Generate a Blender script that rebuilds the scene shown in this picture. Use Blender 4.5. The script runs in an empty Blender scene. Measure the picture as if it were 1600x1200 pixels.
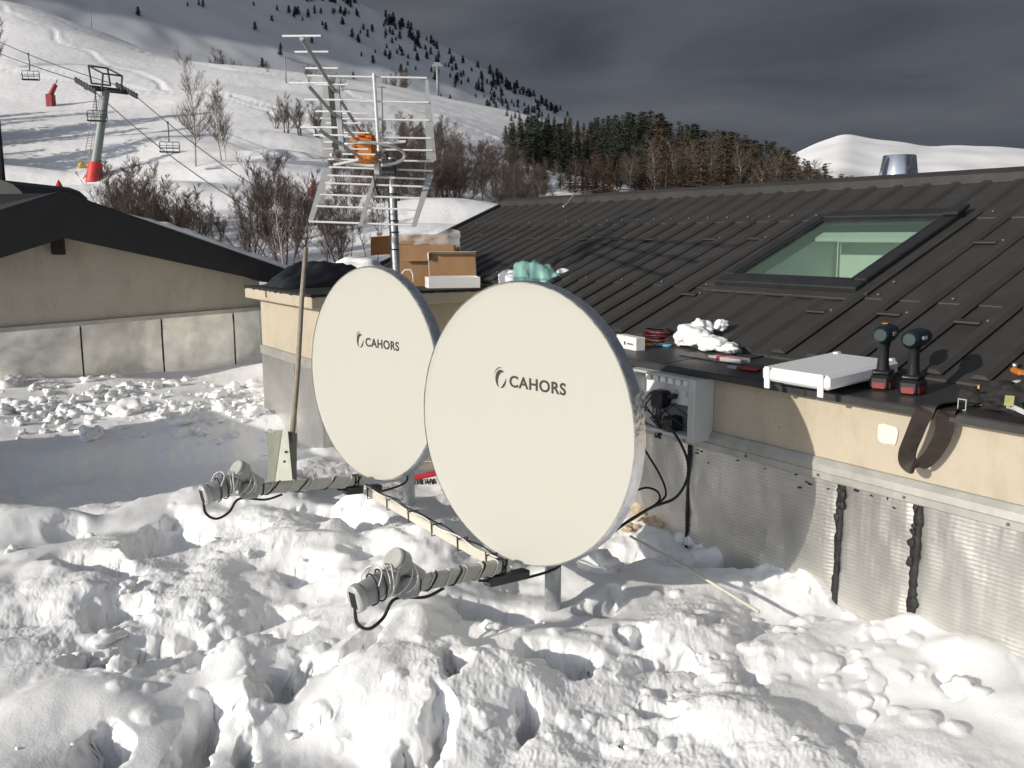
import bpy, math, random
import numpy as np
from mathutils import Vector, Matrix

random.seed(7)
R = math.radians
sc = bpy.context.scene
col = sc.collection

# ------------------------------------------------------------------ camera
FPX = 1400.0                       # focal length in pixels of the 1600 px wide photograph
PITCH = math.atan(230 / FPX)
cam_data = bpy.data.cameras.new('camera')
cam_data.sensor_width = 36
cam_data.lens = 36 * FPX / 1600
cam_data.clip_start = 0.05
cam_data.clip_end = 20000
cam = bpy.data.objects.new('camera', cam_data)
col.objects.link(cam)
cam.rotation_euler = (math.pi / 2 - PITCH, 0, 0)
sc.camera = cam

# ------------------------------------------------------------------ sky and sun
SUN_AZ = R(33.0)                   # light travels towards (cos, sin)
SUN_EL = R(18.5)
LX, LY = math.cos(SUN_AZ), math.sin(SUN_AZ)
world = bpy.data.worlds.new('World')
sc.world = world
world.use_nodes = True
nt = world.node_tree
for n_ in list(nt.nodes):
    nt.nodes.remove(n_)
w_out = nt.nodes.new('ShaderNodeOutputWorld')
w_bg = nt.nodes.new('ShaderNodeBackground')
w_sky = nt.nodes.new('ShaderNodeTexSky')
w_sky.sky_type = 'NISHITA'
w_sky.sun_disc = False
w_sky.sun_elevation = SUN_EL
w_sky.sun_rotation = math.atan2(-LX, -LY)
w_sky.altitude = 1800
w_bg.inputs['Strength'].default_value = 0.12
w_co = nt.nodes.new('ShaderNodeTexCoord')
# storm bank on the side of the sky away from the sun, broken towards the sun
w_map = nt.nodes.new('ShaderNodeMapping')
w_map.inputs['Rotation'].default_value = (R(9), R(-14), 0)
w_map.inputs['Scale'].default_value = (1.5, 1.5, 6.0)
nt.links.new(w_co.outputs['Generated'], w_map.inputs['Vector'])
w_noise = nt.nodes.new('ShaderNodeTexNoise')
w_noise.inputs['Scale'].default_value = 1.7
w_noise.inputs['Detail'].default_value = 6
w_noise.inputs['Roughness'].default_value = 0.5
w_noise.inputs['Distortion'].default_value = 0.5
nt.links.new(w_map.outputs['Vector'], w_noise.inputs['Vector'])
w_ramp = nt.nodes.new('ShaderNodeValToRGB')
w_ramp.color_ramp.elements[0].position = 0.36
w_ramp.color_ramp.elements[0].color = (0.42, 0.49, 0.65, 1)
w_ramp.color_ramp.elements[1].position = 0.68
w_ramp.color_ramp.elements[1].color = (0.97, 1.04, 1.20, 1)
nt.links.new(w_noise.outputs['Fac'], w_ramp.inputs['Fac'])
w_dot = nt.nodes.new('ShaderNodeVectorMath')
w_dot.operation = 'DOT_PRODUCT'
nt.links.new(w_co.outputs['Generated'], w_dot.inputs[0])
w_dot.inputs[1].default_value = (LX, LY, -0.25)
w_big = nt.nodes.new('ShaderNodeTexNoise')
w_big.inputs['Scale'].default_value = 2.2
w_big.inputs['Detail'].default_value = 4
nt.links.new(w_co.outputs['Generated'], w_big.inputs['Vector'])
w_add = nt.nodes.new('ShaderNodeMath')
w_add.operation = 'MULTIPLY_ADD'
nt.links.new(w_big.outputs['Fac'], w_add.inputs[0])
w_add.inputs[1].default_value = 0.4
nt.links.new(w_dot.outputs['Value'], w_add.inputs[2])
w_rng = nt.nodes.new('ShaderNodeMapRange')
w_rng.interpolation_type = 'SMOOTHSTEP'
w_rng.inputs['From Min'].default_value = -0.3
w_rng.inputs['From Max'].default_value = 0.1
nt.links.new(w_add.outputs[0], w_rng.inputs['Value'])
w_mix = nt.nodes.new('ShaderNodeMix')
w_mix.data_type = 'RGBA'
nt.links.new(w_rng.outputs['Result'], w_mix.inputs['Factor'])
# thin high veil on the sunny side: paler, less blue than a clear sky
w_hsv = nt.nodes.new('ShaderNodeHueSaturation')
w_hsv.inputs['Saturation'].default_value = 0.4
w_hsv.inputs['Value'].default_value = 1.3
nt.links.new(w_sky.outputs['Color'], w_hsv.inputs['Color'])
nt.links.new(w_hsv.outputs['Color'], w_mix.inputs['A'])
nt.links.new(w_ramp.outputs['Color'], w_mix.inputs['B'])
nt.links.new(w_mix.outputs['Result'], w_bg.inputs['Color'])
nt.links.new(w_bg.outputs['Background'], w_out.inputs['Surface'])

sun_data = bpy.data.lights.new('sun', 'SUN')
sun_data.energy = 3.75
sun_data.angle = R(0.53)
sun_data.color = (1.0, 0.93, 0.82)
sun = bpy.data.objects.new('sun', sun_data)
col.objects.link(sun)
sun.rotation_euler = Vector((LX * math.cos(SUN_EL), LY * math.cos(SUN_EL), -math.sin(SUN_EL))).to_track_quat('-Z', 'Y').to_euler()

sc.view_settings.view_transform = 'Standard'
sc.view_settings.look = 'None'
sc.view_settings.exposure = 0.0
sc.view_settings.gamma = 1.0
sc.view_settings.use_curve_mapping = False
sc.render.engine = 'CYCLES'
sc.cycles.use_denoising = True
sc.cycles.use_adaptive_sampling = True
sc.cycles.adaptive_threshold = 0.03
sc.cycles.max_bounces = 6
sc.cycles.diffuse_bounces = 3
sc.cycles.glossy_bounces = 3
sc.cycles.transparent_max_bounces = 12

# ------------------------------------------------------------------ layout helpers
CP, SP = math.cos(PITCH), math.sin(PITCH)


def ray(px, py):
    x, u = px - 800.0, 600.0 - py
    return Vector((x / FPX, CP + u * SP / FPX, u * CP / FPX - SP))


def at(px, py, depth):
    return ray(px, py) * depth


def at_z(px, py, z):
    r = ray(px, py)
    return r * (z / r.z)


TH = math.atan2(948, 1418.8)                      # direction of the right-hand building
BD = Vector((math.cos(TH), math.sin(TH), 0))      # its local x, into the building
BA = Vector((-math.sin(TH), math.cos(TH), 0))     # its local y, along the wall


def loc2w(x, y, z):
    return BD * x + BA * y + Vector((0, 0, z))


def w2loc(p):
    return Vector((p.dot(BD), p.dot(BA), p.z))


# ------------------------------------------------------------------ object helpers
WM = {}


def tag(o, label=None, cat=None, group=None, kind=None):
    if label:
        o['label'] = label
    if cat:
        o['category'] = cat
    if group:
        o['group'] = group
    if kind:
        o['kind'] = kind
    return o


def empty(name, loc=(0, 0, 0), rz=0.0, label=None, cat=None, group=None, kind=None):
    o = bpy.data.objects.new(name, None)
    o.empty_display_size = 0.1
    col.objects.link(o)
    o.location = loc
    o.rotation_euler = (0, 0, rz)
    WM[o.name] = Matrix.Translation(Vector(loc)) @ Matrix.Rotation(rz, 4, 'Z')
    return tag(o, label, cat, group, kind)


def root_matrix(o):
    m = Matrix.Identity(4)
    while o is not None:
        m = WM.get(o.name, Matrix.Translation(o.location)) @ m
        o = o.parent
    return m


def copy_tree(o, parent=None, loc=None, rz=None, scale=None, label=None, group=None):
    c = o.copy()
    col.objects.link(c)
    c.parent = parent
    if loc is not None:
        c.location = loc
    if rz is not None:
        c.rotation_euler = (0, 0, rz)
    if scale is not None:
        c.scale = scale
    if label:
        c['label'] = label
    if group:
        c['group'] = group
    for ch in list(o.children):
        copy_tree(ch, c)
    return c


def part_copy(o, parent, loc=(0, 0, 0), name=None):
    c = bpy.data.objects.new(name or o.name.split('.')[0], o.data)
    col.objects.link(c)
    c.parent = parent
    c.location = loc
    return c


class MB:
    """collects shapes, builds them as one mesh object"""

    def __init__(s):
        s.v, s.f = [], []

    def poly(s, pts, faces):
        b = len(s.v)
        s.v += [tuple(p) for p in pts]
        s.f += [tuple(b + i for i in f) for f in faces]
        return s

    def box(s, lo, hi, m=None, bev=0.0):
        x0, y0, z0 = lo
        x1, y1, z1 = hi
        if bev > 0:
            b = bev
            pts, idx = [], {}
            for ix, x in enumerate((x0, x1)):
                for iy, y in enumerate((y0, y1)):
                    for iz, z in enumerate((z0, z1)):
                        sx, sy, sz = (1 - 2 * ix), (1 - 2 * iy), (1 - 2 * iz)
                        idx[ix, iy, iz] = len(pts)
                        pts += [(x, y + sy * b, z + sz * b), (x + sx * b, y, z + sz * b), (x + sx * b, y + sy * b, z)]
            g = lambda ix, iy, iz, k: idx[ix, iy, iz] + k
            fs = []
            for i in (0, 1):
                q = [g(i, 0, 0, 0), g(i, 1, 0, 0), g(i, 1, 1, 0), g(i, 0, 1, 0)]
                fs.append(q if i else q[::-1])
                q = [g(0, i, 0, 1), g(1, i, 0, 1), g(1, i, 1, 1), g(0, i, 1, 1)]
                fs.append(q[::-1] if i else q)
                q = [g(0, 0, i, 2), g(1, 0, i, 2), g(1, 1, i, 2), g(0, 1, i, 2)]
                fs.append(q if i else q[::-1])
            for i in (0, 1):
                for j in (0, 1):
                    fs.append([g(i, j, 0, 0), g(i, j, 0, 1), g(i, j, 1, 1), g(i, j, 1, 0)])
                    fs.append([g(i, 0, j, 0), g(i, 0, j, 2), g(i, 1, j, 2), g(i, 1, j, 0)])
                    fs.append([g(0, i, j, 1), g(0, i, j, 2), g(1, i, j, 2), g(1, i, j, 1)])
            for k in idx.values():
                fs.append([k, k + 1, k + 2])
        else:
            pts = [(x0, y0, z0), (x1, y0, z0), (x1, y1, z0), (x0, y1, z0), (x0, y0, z1), (x1, y0, z1), (x1, y1, z1), (x0, y1, z1)]
            fs = [(3, 2, 1, 0), (4, 5, 6, 7), (0, 1, 5, 4), (1, 2, 6, 5), (2, 3, 7, 6), (3, 0, 4, 7)]
        if m is not None:
            pts = [m @ Vector(p) for p in pts]
        return s.poly(pts, fs)

    def tube(s, path, rad, n=8, cap=True):
        path = [Vector(p) for p in path]
        k = len(path)
        rr = rad if isinstance(rad, (list, tuple)) else [rad] * k
        up = Vector((0, 0, 1))
        t0 = (path[1] - path[0]).normalized()
        if abs(t0.z) > 0.9:
            up = Vector((1, 0, 0))
        side = t0.cross(up).normalized()
        b = len(s.v)
        for i, p in enumerate(path):
            t = (path[min(i + 1, k - 1)] - path[max(i - 1, 0)])
            t = t.normalized() if t.length > 1e-9 else t0
            side = (side - t * side.dot(t))
            side = side.normalized() if side.length > 1e-6 else t.orthogonal().normalized()
            o = t.cross(side)
            for j in range(n):
                a = 2 * math.pi * j / n
                s.v.append(tuple(p + (side * math.cos(a) + o * math.sin(a)) * rr[i]))
        for i in range(k - 1):
            for j in range(n):
                j2 = (j + 1) % n
                s.f.append((b + i * n + j, b + i * n + j2, b + (i + 1) * n + j2, b + (i + 1) * n + j))
        if cap:
            s.f.append(tuple(b + j for j in range(n))[::-1])
            s.f.append(tuple(b + (k - 1) * n + j for j in range(n)))
        return s

    def prism(s, pts2, axis_m, h0, h1):
        """2-d outline in the xy of axis_m, extruded along its z"""
        n = len(pts2)
        v = [axis_m @ Vector((x, y, h0)) for x, y in pts2] + [axis_m @ Vector((x, y, h1)) for x, y in pts2]
        fs = [tuple(range(n))[::-1], tuple(range(n, 2 * n))]
        fs += [(i, (i + 1) % n, n + (i + 1) % n, n + i) for i in range(n)]
        return s.poly(v, fs)

    def lathe(s, prof, m=None, n=24, cap=True):
        b = len(s.v)
        for r, z in prof:
            for j in range(n):
                a = 2 * math.pi * j / n
                p = Vector((r * math.cos(a), r * math.sin(a), z))
                s.v.append(tuple(m @ p if m is not None else p))
        k = len(prof)
        for i in range(k - 1):
            for j in range(n):
                j2 = (j + 1) % n
                s.f.append((b + i * n + j, b + i * n + j2, b + (i + 1) * n + j2, b + (i + 1) * n + j))
        if cap:
            s.f.append(tuple(b + j for j in range(n))[::-1])
            s.f.append(tuple(b + (k - 1) * n + j for j in range(n)))
        return s

    def blob(s, c, rad, seed=0, amp=0.25, sub=2, m=None):
        v, f = ICO[sub]
        rx, ry, rz = rad if isinstance(rad, (tuple, list)) else (rad,) * 3
        nn = 1 + amp * 2 * (noise3(v[:, 0] * 1.3 + seed * 7.1, v[:, 1] * 1.3 + seed * 3.3, v[:, 2] * 1.3 + seed) + 0.5 * noise3(v[:, 0] * 3.1 + seed, v[:, 1] * 3.1, v[:, 2] * 3.1 + seed * 2.7))
        p = v * nn[:, None] * np.array([rx, ry, rz])
        pts = [Vector(q) for q in p]
        if m is not None:
            pts = [m @ q for q in pts]
        c = Vector(c)
        return s.poly([q + c for q in pts], f)

    def build(s, name, mat, parent=None, world=False, smooth=False, auto=None):
        me = bpy.data.meshes.new(name)
        vs = s.v
        if world and parent is not None:
            inv = root_matrix(parent).inverted()
            vs = [tuple(inv @ Vector(p)) for p in vs]
        me.from_pydata(vs, [], s.f)
        me.update()
        if mat is not None:
            me.materials.append(mat)
        if smooth:
            me.polygons.foreach_set('use_smooth', [True] * len(me.polygons))
            if auto:
                me.set_sharp_from_angle(angle=R(auto))
        o = bpy.data.objects.new(name, me)
        col.objects.link(o)
        if parent is not None:
            o.parent = parent
        return o


# ------------------------------------------------------------------ noise (numpy)
_rng = np.random.RandomState(11)
_perm = np.concatenate([_rng.permutation(256)] * 3)
_g2 = np.stack([np.cos(np.arange(256) / 256 * 2 * np.pi), np.sin(np.arange(256) / 256 * 2 * np.pi)], 1)
_g3 = _rng.normal(size=(256, 3))
_g3 /= np.linalg.norm(_g3, axis=1)[:, None]


def noise2(x, y):
    x, y = np.asarray(x, float), np.asarray(y, float)
    xi, yi = np.floor(x).astype(int), np.floor(y).astype(int)
    xf, yf = x - xi, y - yi
    xi &= 255
    yi &= 255
    u, v = xf ** 3 * (xf * (xf * 6 - 15) + 10), yf ** 3 * (yf * (yf * 6 - 15) + 10)

    def g(i, j):
        h = _perm[_perm[(xi + i) & 255] + ((yi + j) & 255)]
        return _g2[h, 0] * (xf - i) + _g2[h, 1] * (yf - j)
    return ((g(0, 0) * (1 - u) + g(1, 0) * u) * (1 - v) + (g(0, 1) * (1 - u) + g(1, 1) * u) * v) * 1.5


def noise3(x, y, z):
    x, y, z = np.asarray(x, float), np.asarray(y, float), np.asarray(z, float)
    xi, yi, zi = np.floor(x).astype(int), np.floor(y).astype(int), np.floor(z).astype(int)
    xf, yf, zf = x - xi, y - yi, z - zi
    xi &= 255
    yi &= 255
    zi &= 255
    u, v, w = [t ** 3 * (t * (t * 6 - 15) + 10) for t in (xf, yf, zf)]

    def g(i, j, k):
        h = _perm[_perm[_perm[(xi + i) & 255] + ((yi + j) & 255)] + ((zi + k) & 255)]
        return _g3[h, 0] * (xf - i) + _g3[h, 1] * (yf - j) + _g3[h, 2] * (zf - k)
    a = (g(0, 0, 0) * (1 - u) + g(1, 0, 0) * u) * (1 - v) + (g(0, 1, 0) * (1 - u) + g(1, 1, 0) * u) * v
    b = (g(0, 0, 1) * (1 - u) + g(1, 0, 1) * u) * (1 - v) + (g(0, 1, 1) * (1 - u) + g(1, 1, 1) * u) * v
    return (a * (1 - w) + b * w) * 1.5


def sstep(a, b, x):
    t = np.clip((x - a) / (b - a), 0, 1)
    return t * t * (3 - 2 * t)


def make_ico(sub):
    t = (1 + 5 ** 0.5) / 2
    v = [(-1, t, 0), (1, t, 0), (-1, -t, 0), (1, -t, 0), (0, -1, t), (0, 1, t), (0, -1, -t), (0, 1, -t), (t, 0, -1), (t, 0, 1), (-t, 0, -1), (-t, 0, 1)]
    f = [(0, 11, 5), (0, 5, 1), (0, 1, 7), (0, 7, 10), (0, 10, 11), (1, 5, 9), (5, 11, 4), (11, 10, 2), (10, 7, 6), (7, 1, 8), (3, 9, 4), (3, 4, 2), (3, 2, 6), (3, 6, 8), (3, 8, 9), (4, 9, 5), (2, 4, 11), (6, 2, 10), (8, 6, 7), (9, 8, 1)]
    v = [np.array(p) / np.linalg.norm(p) for p in v]
    for _ in range(sub):
        c, nf = {}, []

        def mid(a, b):
            k = (min(a, b), max(a, b))
            if k not in c:
                m = v[a] + v[b]
                v.append(m / np.linalg.norm(m))
                c[k] = len(v) - 1
            return c[k]
        for a, b, d in f:
            ab, bd, da = mid(a, b), mid(b, d), mid(d, a)
            nf += [(a, ab, da), (b, bd, ab), (d, da, bd), (ab, bd, da)]
        f = nf
    return np.array(v), f


ICO = [make_ico(i) for i in range(4)]


def grid_object(name, X, Y, Z, mat, kind, smooth=True):
    """numpy grids (rows, cols) to one mesh sheet"""
    n, m = X.shape
    co = np.stack([X, Y, Z], -1).reshape(-1, 3).astype(np.float32)
    i = np.arange(n * m).reshape(n, m)
    q = np.stack([i[:-1, :-1], i[:-1, 1:], i[1:, 1:], i[1:, :-1]], -1).reshape(-1, 4).astype(np.int32)
    me = bpy.data.meshes.new(name)
    me.vertices.add(len(co))
    me.vertices.foreach_set('co', co.ravel())
    me.loops.add(q.size)
    me.loops.foreach_set('vertex_index', q.ravel())
    me.polygons.add(len(q))
    me.polygons.foreach_set('loop_start', np.arange(0, q.size, 4, dtype=np.int32))
    me.polygons.foreach_set('use_smooth', np.ones(len(q), dtype=bool) if smooth else np.zeros(len(q), dtype=bool))
    me.update(calc_edges=True)
    me.materials.append(mat)
    o = bpy.data.objects.new(name, me)
    col.objects.link(o)
    o['kind'] = kind
    return o


# ------------------------------------------------------------------ materials
def mat(name, c, rough=0.6, metal=0.0, var=0.0, vscale=8.0, c2=None, bump=0.0, bscale=40.0, spec=0.5, rand=0.0, rvar=0.0, detail=5):
    m = bpy.data.materials.new(name)
    m.use_nodes = True
    t = m.node_tree
    b = t.nodes['Principled BSDF']
    b.inputs['Base Color'].default_value = (*c, 1)
    b.inputs['Roughness'].default_value = rough
    b.inputs['Metallic'].default_value = metal
    b.inputs['Specular IOR Level'].default_value = spec
    tc = t.nodes.new('ShaderNodeTexCoord')
    colour = None
    if c2 is not None or var > 0:
        nz = t.nodes.new('ShaderNodeTexNoise')
        nz.inputs['Scale'].default_value = vscale
        nz.inputs['Detail'].default_value = detail
        nz.inputs['Roughness'].default_value = 0.6
        t.links.new(tc.outputs['Object'], nz.inputs['Vector'])
        rp = t.nodes.new('ShaderNodeValToRGB')
        rp.color_ramp.elements[0].position = 0.32
        rp.color_ramp.elements[1].position = 0.68
        if c2 is None:
            lo = tuple(max(0, k * (1 - var)) for k in c)
            hi = tuple(min(1, k * (1 + var)) for k in c)
        else:
            lo, hi = c, c2
        rp.color_ramp.elements[0].color = (*lo, 1)
        rp.color_ramp.elements[1].color = (*hi, 1)
        t.links.new(nz.outputs['Fac'], rp.inputs['Fac'])
        colour = rp.outputs['Color']
        if rvar > 0:
            mr = t.nodes.new('ShaderNodeMapRange')
            mr.inputs['To Min'].default_value = max(0.02, rough - rvar)
            mr.inputs['To Max'].default_value = rough + rvar
            t.links.new(nz.outputs['Fac'], mr.inputs['Value'])
            t.links.new(mr.outputs['Result'], b.inputs['Roughness'])
    if rand > 0:
        oi = t.nodes.new('ShaderNodeObjectInfo')
        mr = t.nodes.new('ShaderNodeMapRange')
        mr.inputs['To Min'].default_value = 1 - rand
        mr.inputs['To Max'].default_value = 1 + rand
        t.links.new(oi.outputs['Random'], mr.inputs['Value'])
        mx = t.nodes.new('ShaderNodeVectorMath')
        mx.operation = 'SCALE'
        if colour is not None:
            t.links.new(colour, mx.inputs[0])
        else:
            mx.inputs[0].default_value = c
        t.links.new(mr.outputs['Result'], mx.inputs['Scale'])
        colour = mx.outputs['Vector']
    if colour is not None:
        t.links.new(colour, b.inputs['Base Color'])
    if bump > 0:
        nb = t.nodes.new('ShaderNodeTexNoise')
        nb.inputs['Scale'].default_value = bscale
        nb.inputs['Detail'].default_value = 6
        t.links.new(tc.outputs['Object'], nb.inputs['Vector'])
        bp = t.nodes.new('ShaderNodeBump')
        bp.inputs['Strength'].default_value = bump
        bp.inputs['Distance'].default_value = 0.4 / bscale
        t.links.new(nb.outputs['Fac'], bp.inputs['Height'])
        t.links.new(bp.outputs['Normal'], b.inputs['Normal'])
    return m


def mat_snow(name, scale, bump, c=(0.885, 0.888, 0.895)):
    m = mat(name, c, 0.6, var=0.02, vscale=scale * 0.15, bump=bump, bscale=scale, spec=0.2)
    b = m.node_tree.nodes['Principled BSDF']
    b.inputs['Subsurface Weight'].default_value = 0.3
    b.inputs['Subsurface Radius'].default_value = (1.0, 1.0, 1.0)
    b.inputs['Subsurface Scale'].default_value = 0.012
    return m


def mat_film(name, c, alpha, rough=0.15):
    """thin tinted plastic film or glass: part clear, part glossy"""
    m = bpy.data.materials.new(name)
    m.use_nodes = True
    t = m.node_tree
    b = t.nodes['Principled BSDF']
    b.inputs['Base Color'].default_value = (*c, 1)
    b.inputs['Roughness'].default_value = rough
    tr = t.nodes.new('ShaderNodeBsdfTransparent')
    tr.inputs['Color'].default_value = (*[k ** 0.5 for k in c], 1)
    mx = t.nodes.new('ShaderNodeMixShader')
    mx.inputs['Fac'].default_value = alpha
    t.links.new(tr.outputs[0], mx.inputs[1])
    t.links.new(b.outputs[0], mx.inputs[2])
    t.links.new(mx.outputs[0], t.nodes['Material Output'].inputs['Surface'])
    return m


def mat_foil(name, c=(0.84, 0.83, 0.80), stain=0.8):
    """woven bubble-foil membrane: fine rows and columns, dull silver, stained"""
    m = mat(name, c, 0.34, metal=0.88, c2=tuple(k * stain for k in c), vscale=3.0, rvar=0.1, detail=9)
    t = m.node_tree
    b = t.nodes['Principled BSDF']
    tc = [n for n in t.nodes if n.type == 'TEX_COORD'][0]
    hs = []
    for ax, sc_ in (('Z', 44.0), ('Y', 26.0)):
        w = t.nodes.new('ShaderNodeTexWave')
        w.wave_type = 'BANDS'
        w.bands_direction = ax
        w.inputs['Scale'].default_value = sc_ / 2.0
        w.inputs['Distortion'].default_value = 0.5
        w.inputs['Detail'].default_value = 1.0
        t.links.new(tc.outputs['Object'], w.inputs['Vector'])
        hs.append(w.outputs['Fac'])
    ad = t.nodes.new('ShaderNodeMath')
    ad.operation = 'MULTIPLY_ADD'
    ad.inputs[1].default_value = 1.3
    t.links.new(hs[0], ad.inputs[0])
    t.links.new(hs[1], ad.inputs[2])
    src = b.inputs['Base Color'].links[0].from_socket
    mrr = t.nodes.new('ShaderNodeMapRange')
    mrr.inputs['To Min'].default_value = 0.94
    mrr.inputs['To Max'].default_value = 1.06
    t.links.new(hs[0], mrr.inputs['Value'])
    scl = t.nodes.new('ShaderNodeVectorMath')
    scl.operation = 'SCALE'
    t.links.new(src, scl.inputs[0])
    t.links.new(mrr.outputs['Result'], scl.inputs['Scale'])
    t.links.new(scl.outputs['Vector'], b.inputs['Base Color'])
    nz = t.nodes.new('ShaderNodeTexNoise')
    nz.inputs['Scale'].default_value = 6
    nz.inputs['Detail'].default_value = 3
    t.links.new(tc.outputs['Object'], nz.inputs['Vector'])
    a2 = t.nodes.new('ShaderNodeMath')
    a2.operation = 'MULTIPLY_ADD'
    a2.inputs[1].default_value = 40.0
    t.links.new(nz.outputs['Fac'], a2.inputs[0])
    t.links.new(ad.outputs[0], a2.inputs[2])
    bp = t.nodes.new('ShaderNodeBump')
    bp.inputs['Strength'].default_value = 0.075
    bp.inputs['Distance'].default_value = 0.004
    t.links.new(a2.outputs[0], bp.inputs['Height'])
    t.links.new(bp.outputs['Normal'], b.inputs['Normal'])
    return m


def mat_concrete(name, c, c2):
    m = mat(name, c, 0.85, c2=c2, vscale=2.2, bump=0.25, bscale=60, spec=0.2, detail=9)
    t = m.node_tree
    b = t.nodes['Principled BSDF']
    tc = [n for n in t.nodes if n.type == 'TEX_COORD'][0]
    src = b.inputs['Base Color'].links[0].from_socket
    mp = t.nodes.new('ShaderNodeMapping')
    mp.inputs['Scale'].default_value = (2.2, 2.2, 1.1)
    t.links.new(tc.outputs['Object'], mp.inputs['Vector'])
    nz = t.nodes.new('ShaderNodeTexNoise')
    nz.inputs['Scale'].default_value = 2.5
    nz.inputs['Detail'].default_value = 8
    nz.inputs['Roughness'].default_value = 0.7
    t.links.new(mp.outputs['Vector'], nz.inputs['Vector'])
    rp = t.nodes.new('ShaderNodeValToRGB')
    rp.color_ramp.elements[0].position = 0.28
    rp.color_ramp.elements[0].color = (0.78, 0.74, 0.68, 1)
    rp.color_ramp.elements[1].position = 0.50
    rp.color_ramp.elements[1].color = (1, 1, 1, 1)
    t.links.new(nz.outputs['Fac'], rp.inputs['Fac'])
    # small pits and dark specks
    vo = t.nodes.new('ShaderNodeTexVoronoi')
    vo.inputs['Scale'].default_value = 14
    t.links.new(tc.outputs['Object'], vo.inputs['Vector'])
    rv = t.nodes.new('ShaderNodeValToRGB')
    rv.color_ramp.elements[0].position = 0.03
    rv.color_ramp.elements[0].color = (0.45, 0.42, 0.38, 1)
    rv.color_ramp.elements[1].position = 0.09
    rv.color_ramp.elements[1].color = (1, 1, 1, 1)
    t.links.new(vo.outputs['Distance'], rv.inputs['Fac'])
    prev = src
    for o_ in (rp.outputs['Color'], rv.outputs['Color']):
        mx = t.nodes.new('ShaderNodeMix')
        mx.data_type = 'RGBA'
        mx.blend_type = 'MULTIPLY'
        mx.inputs['Factor'].default_value = 0.8
        t.links.new(prev, mx.inputs['A'])
        t.links.new(o_, mx.inputs['B'])
        prev = mx.outputs['Result']
    t.links.new(prev, b.inputs['Base Color'])
    return m


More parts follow.
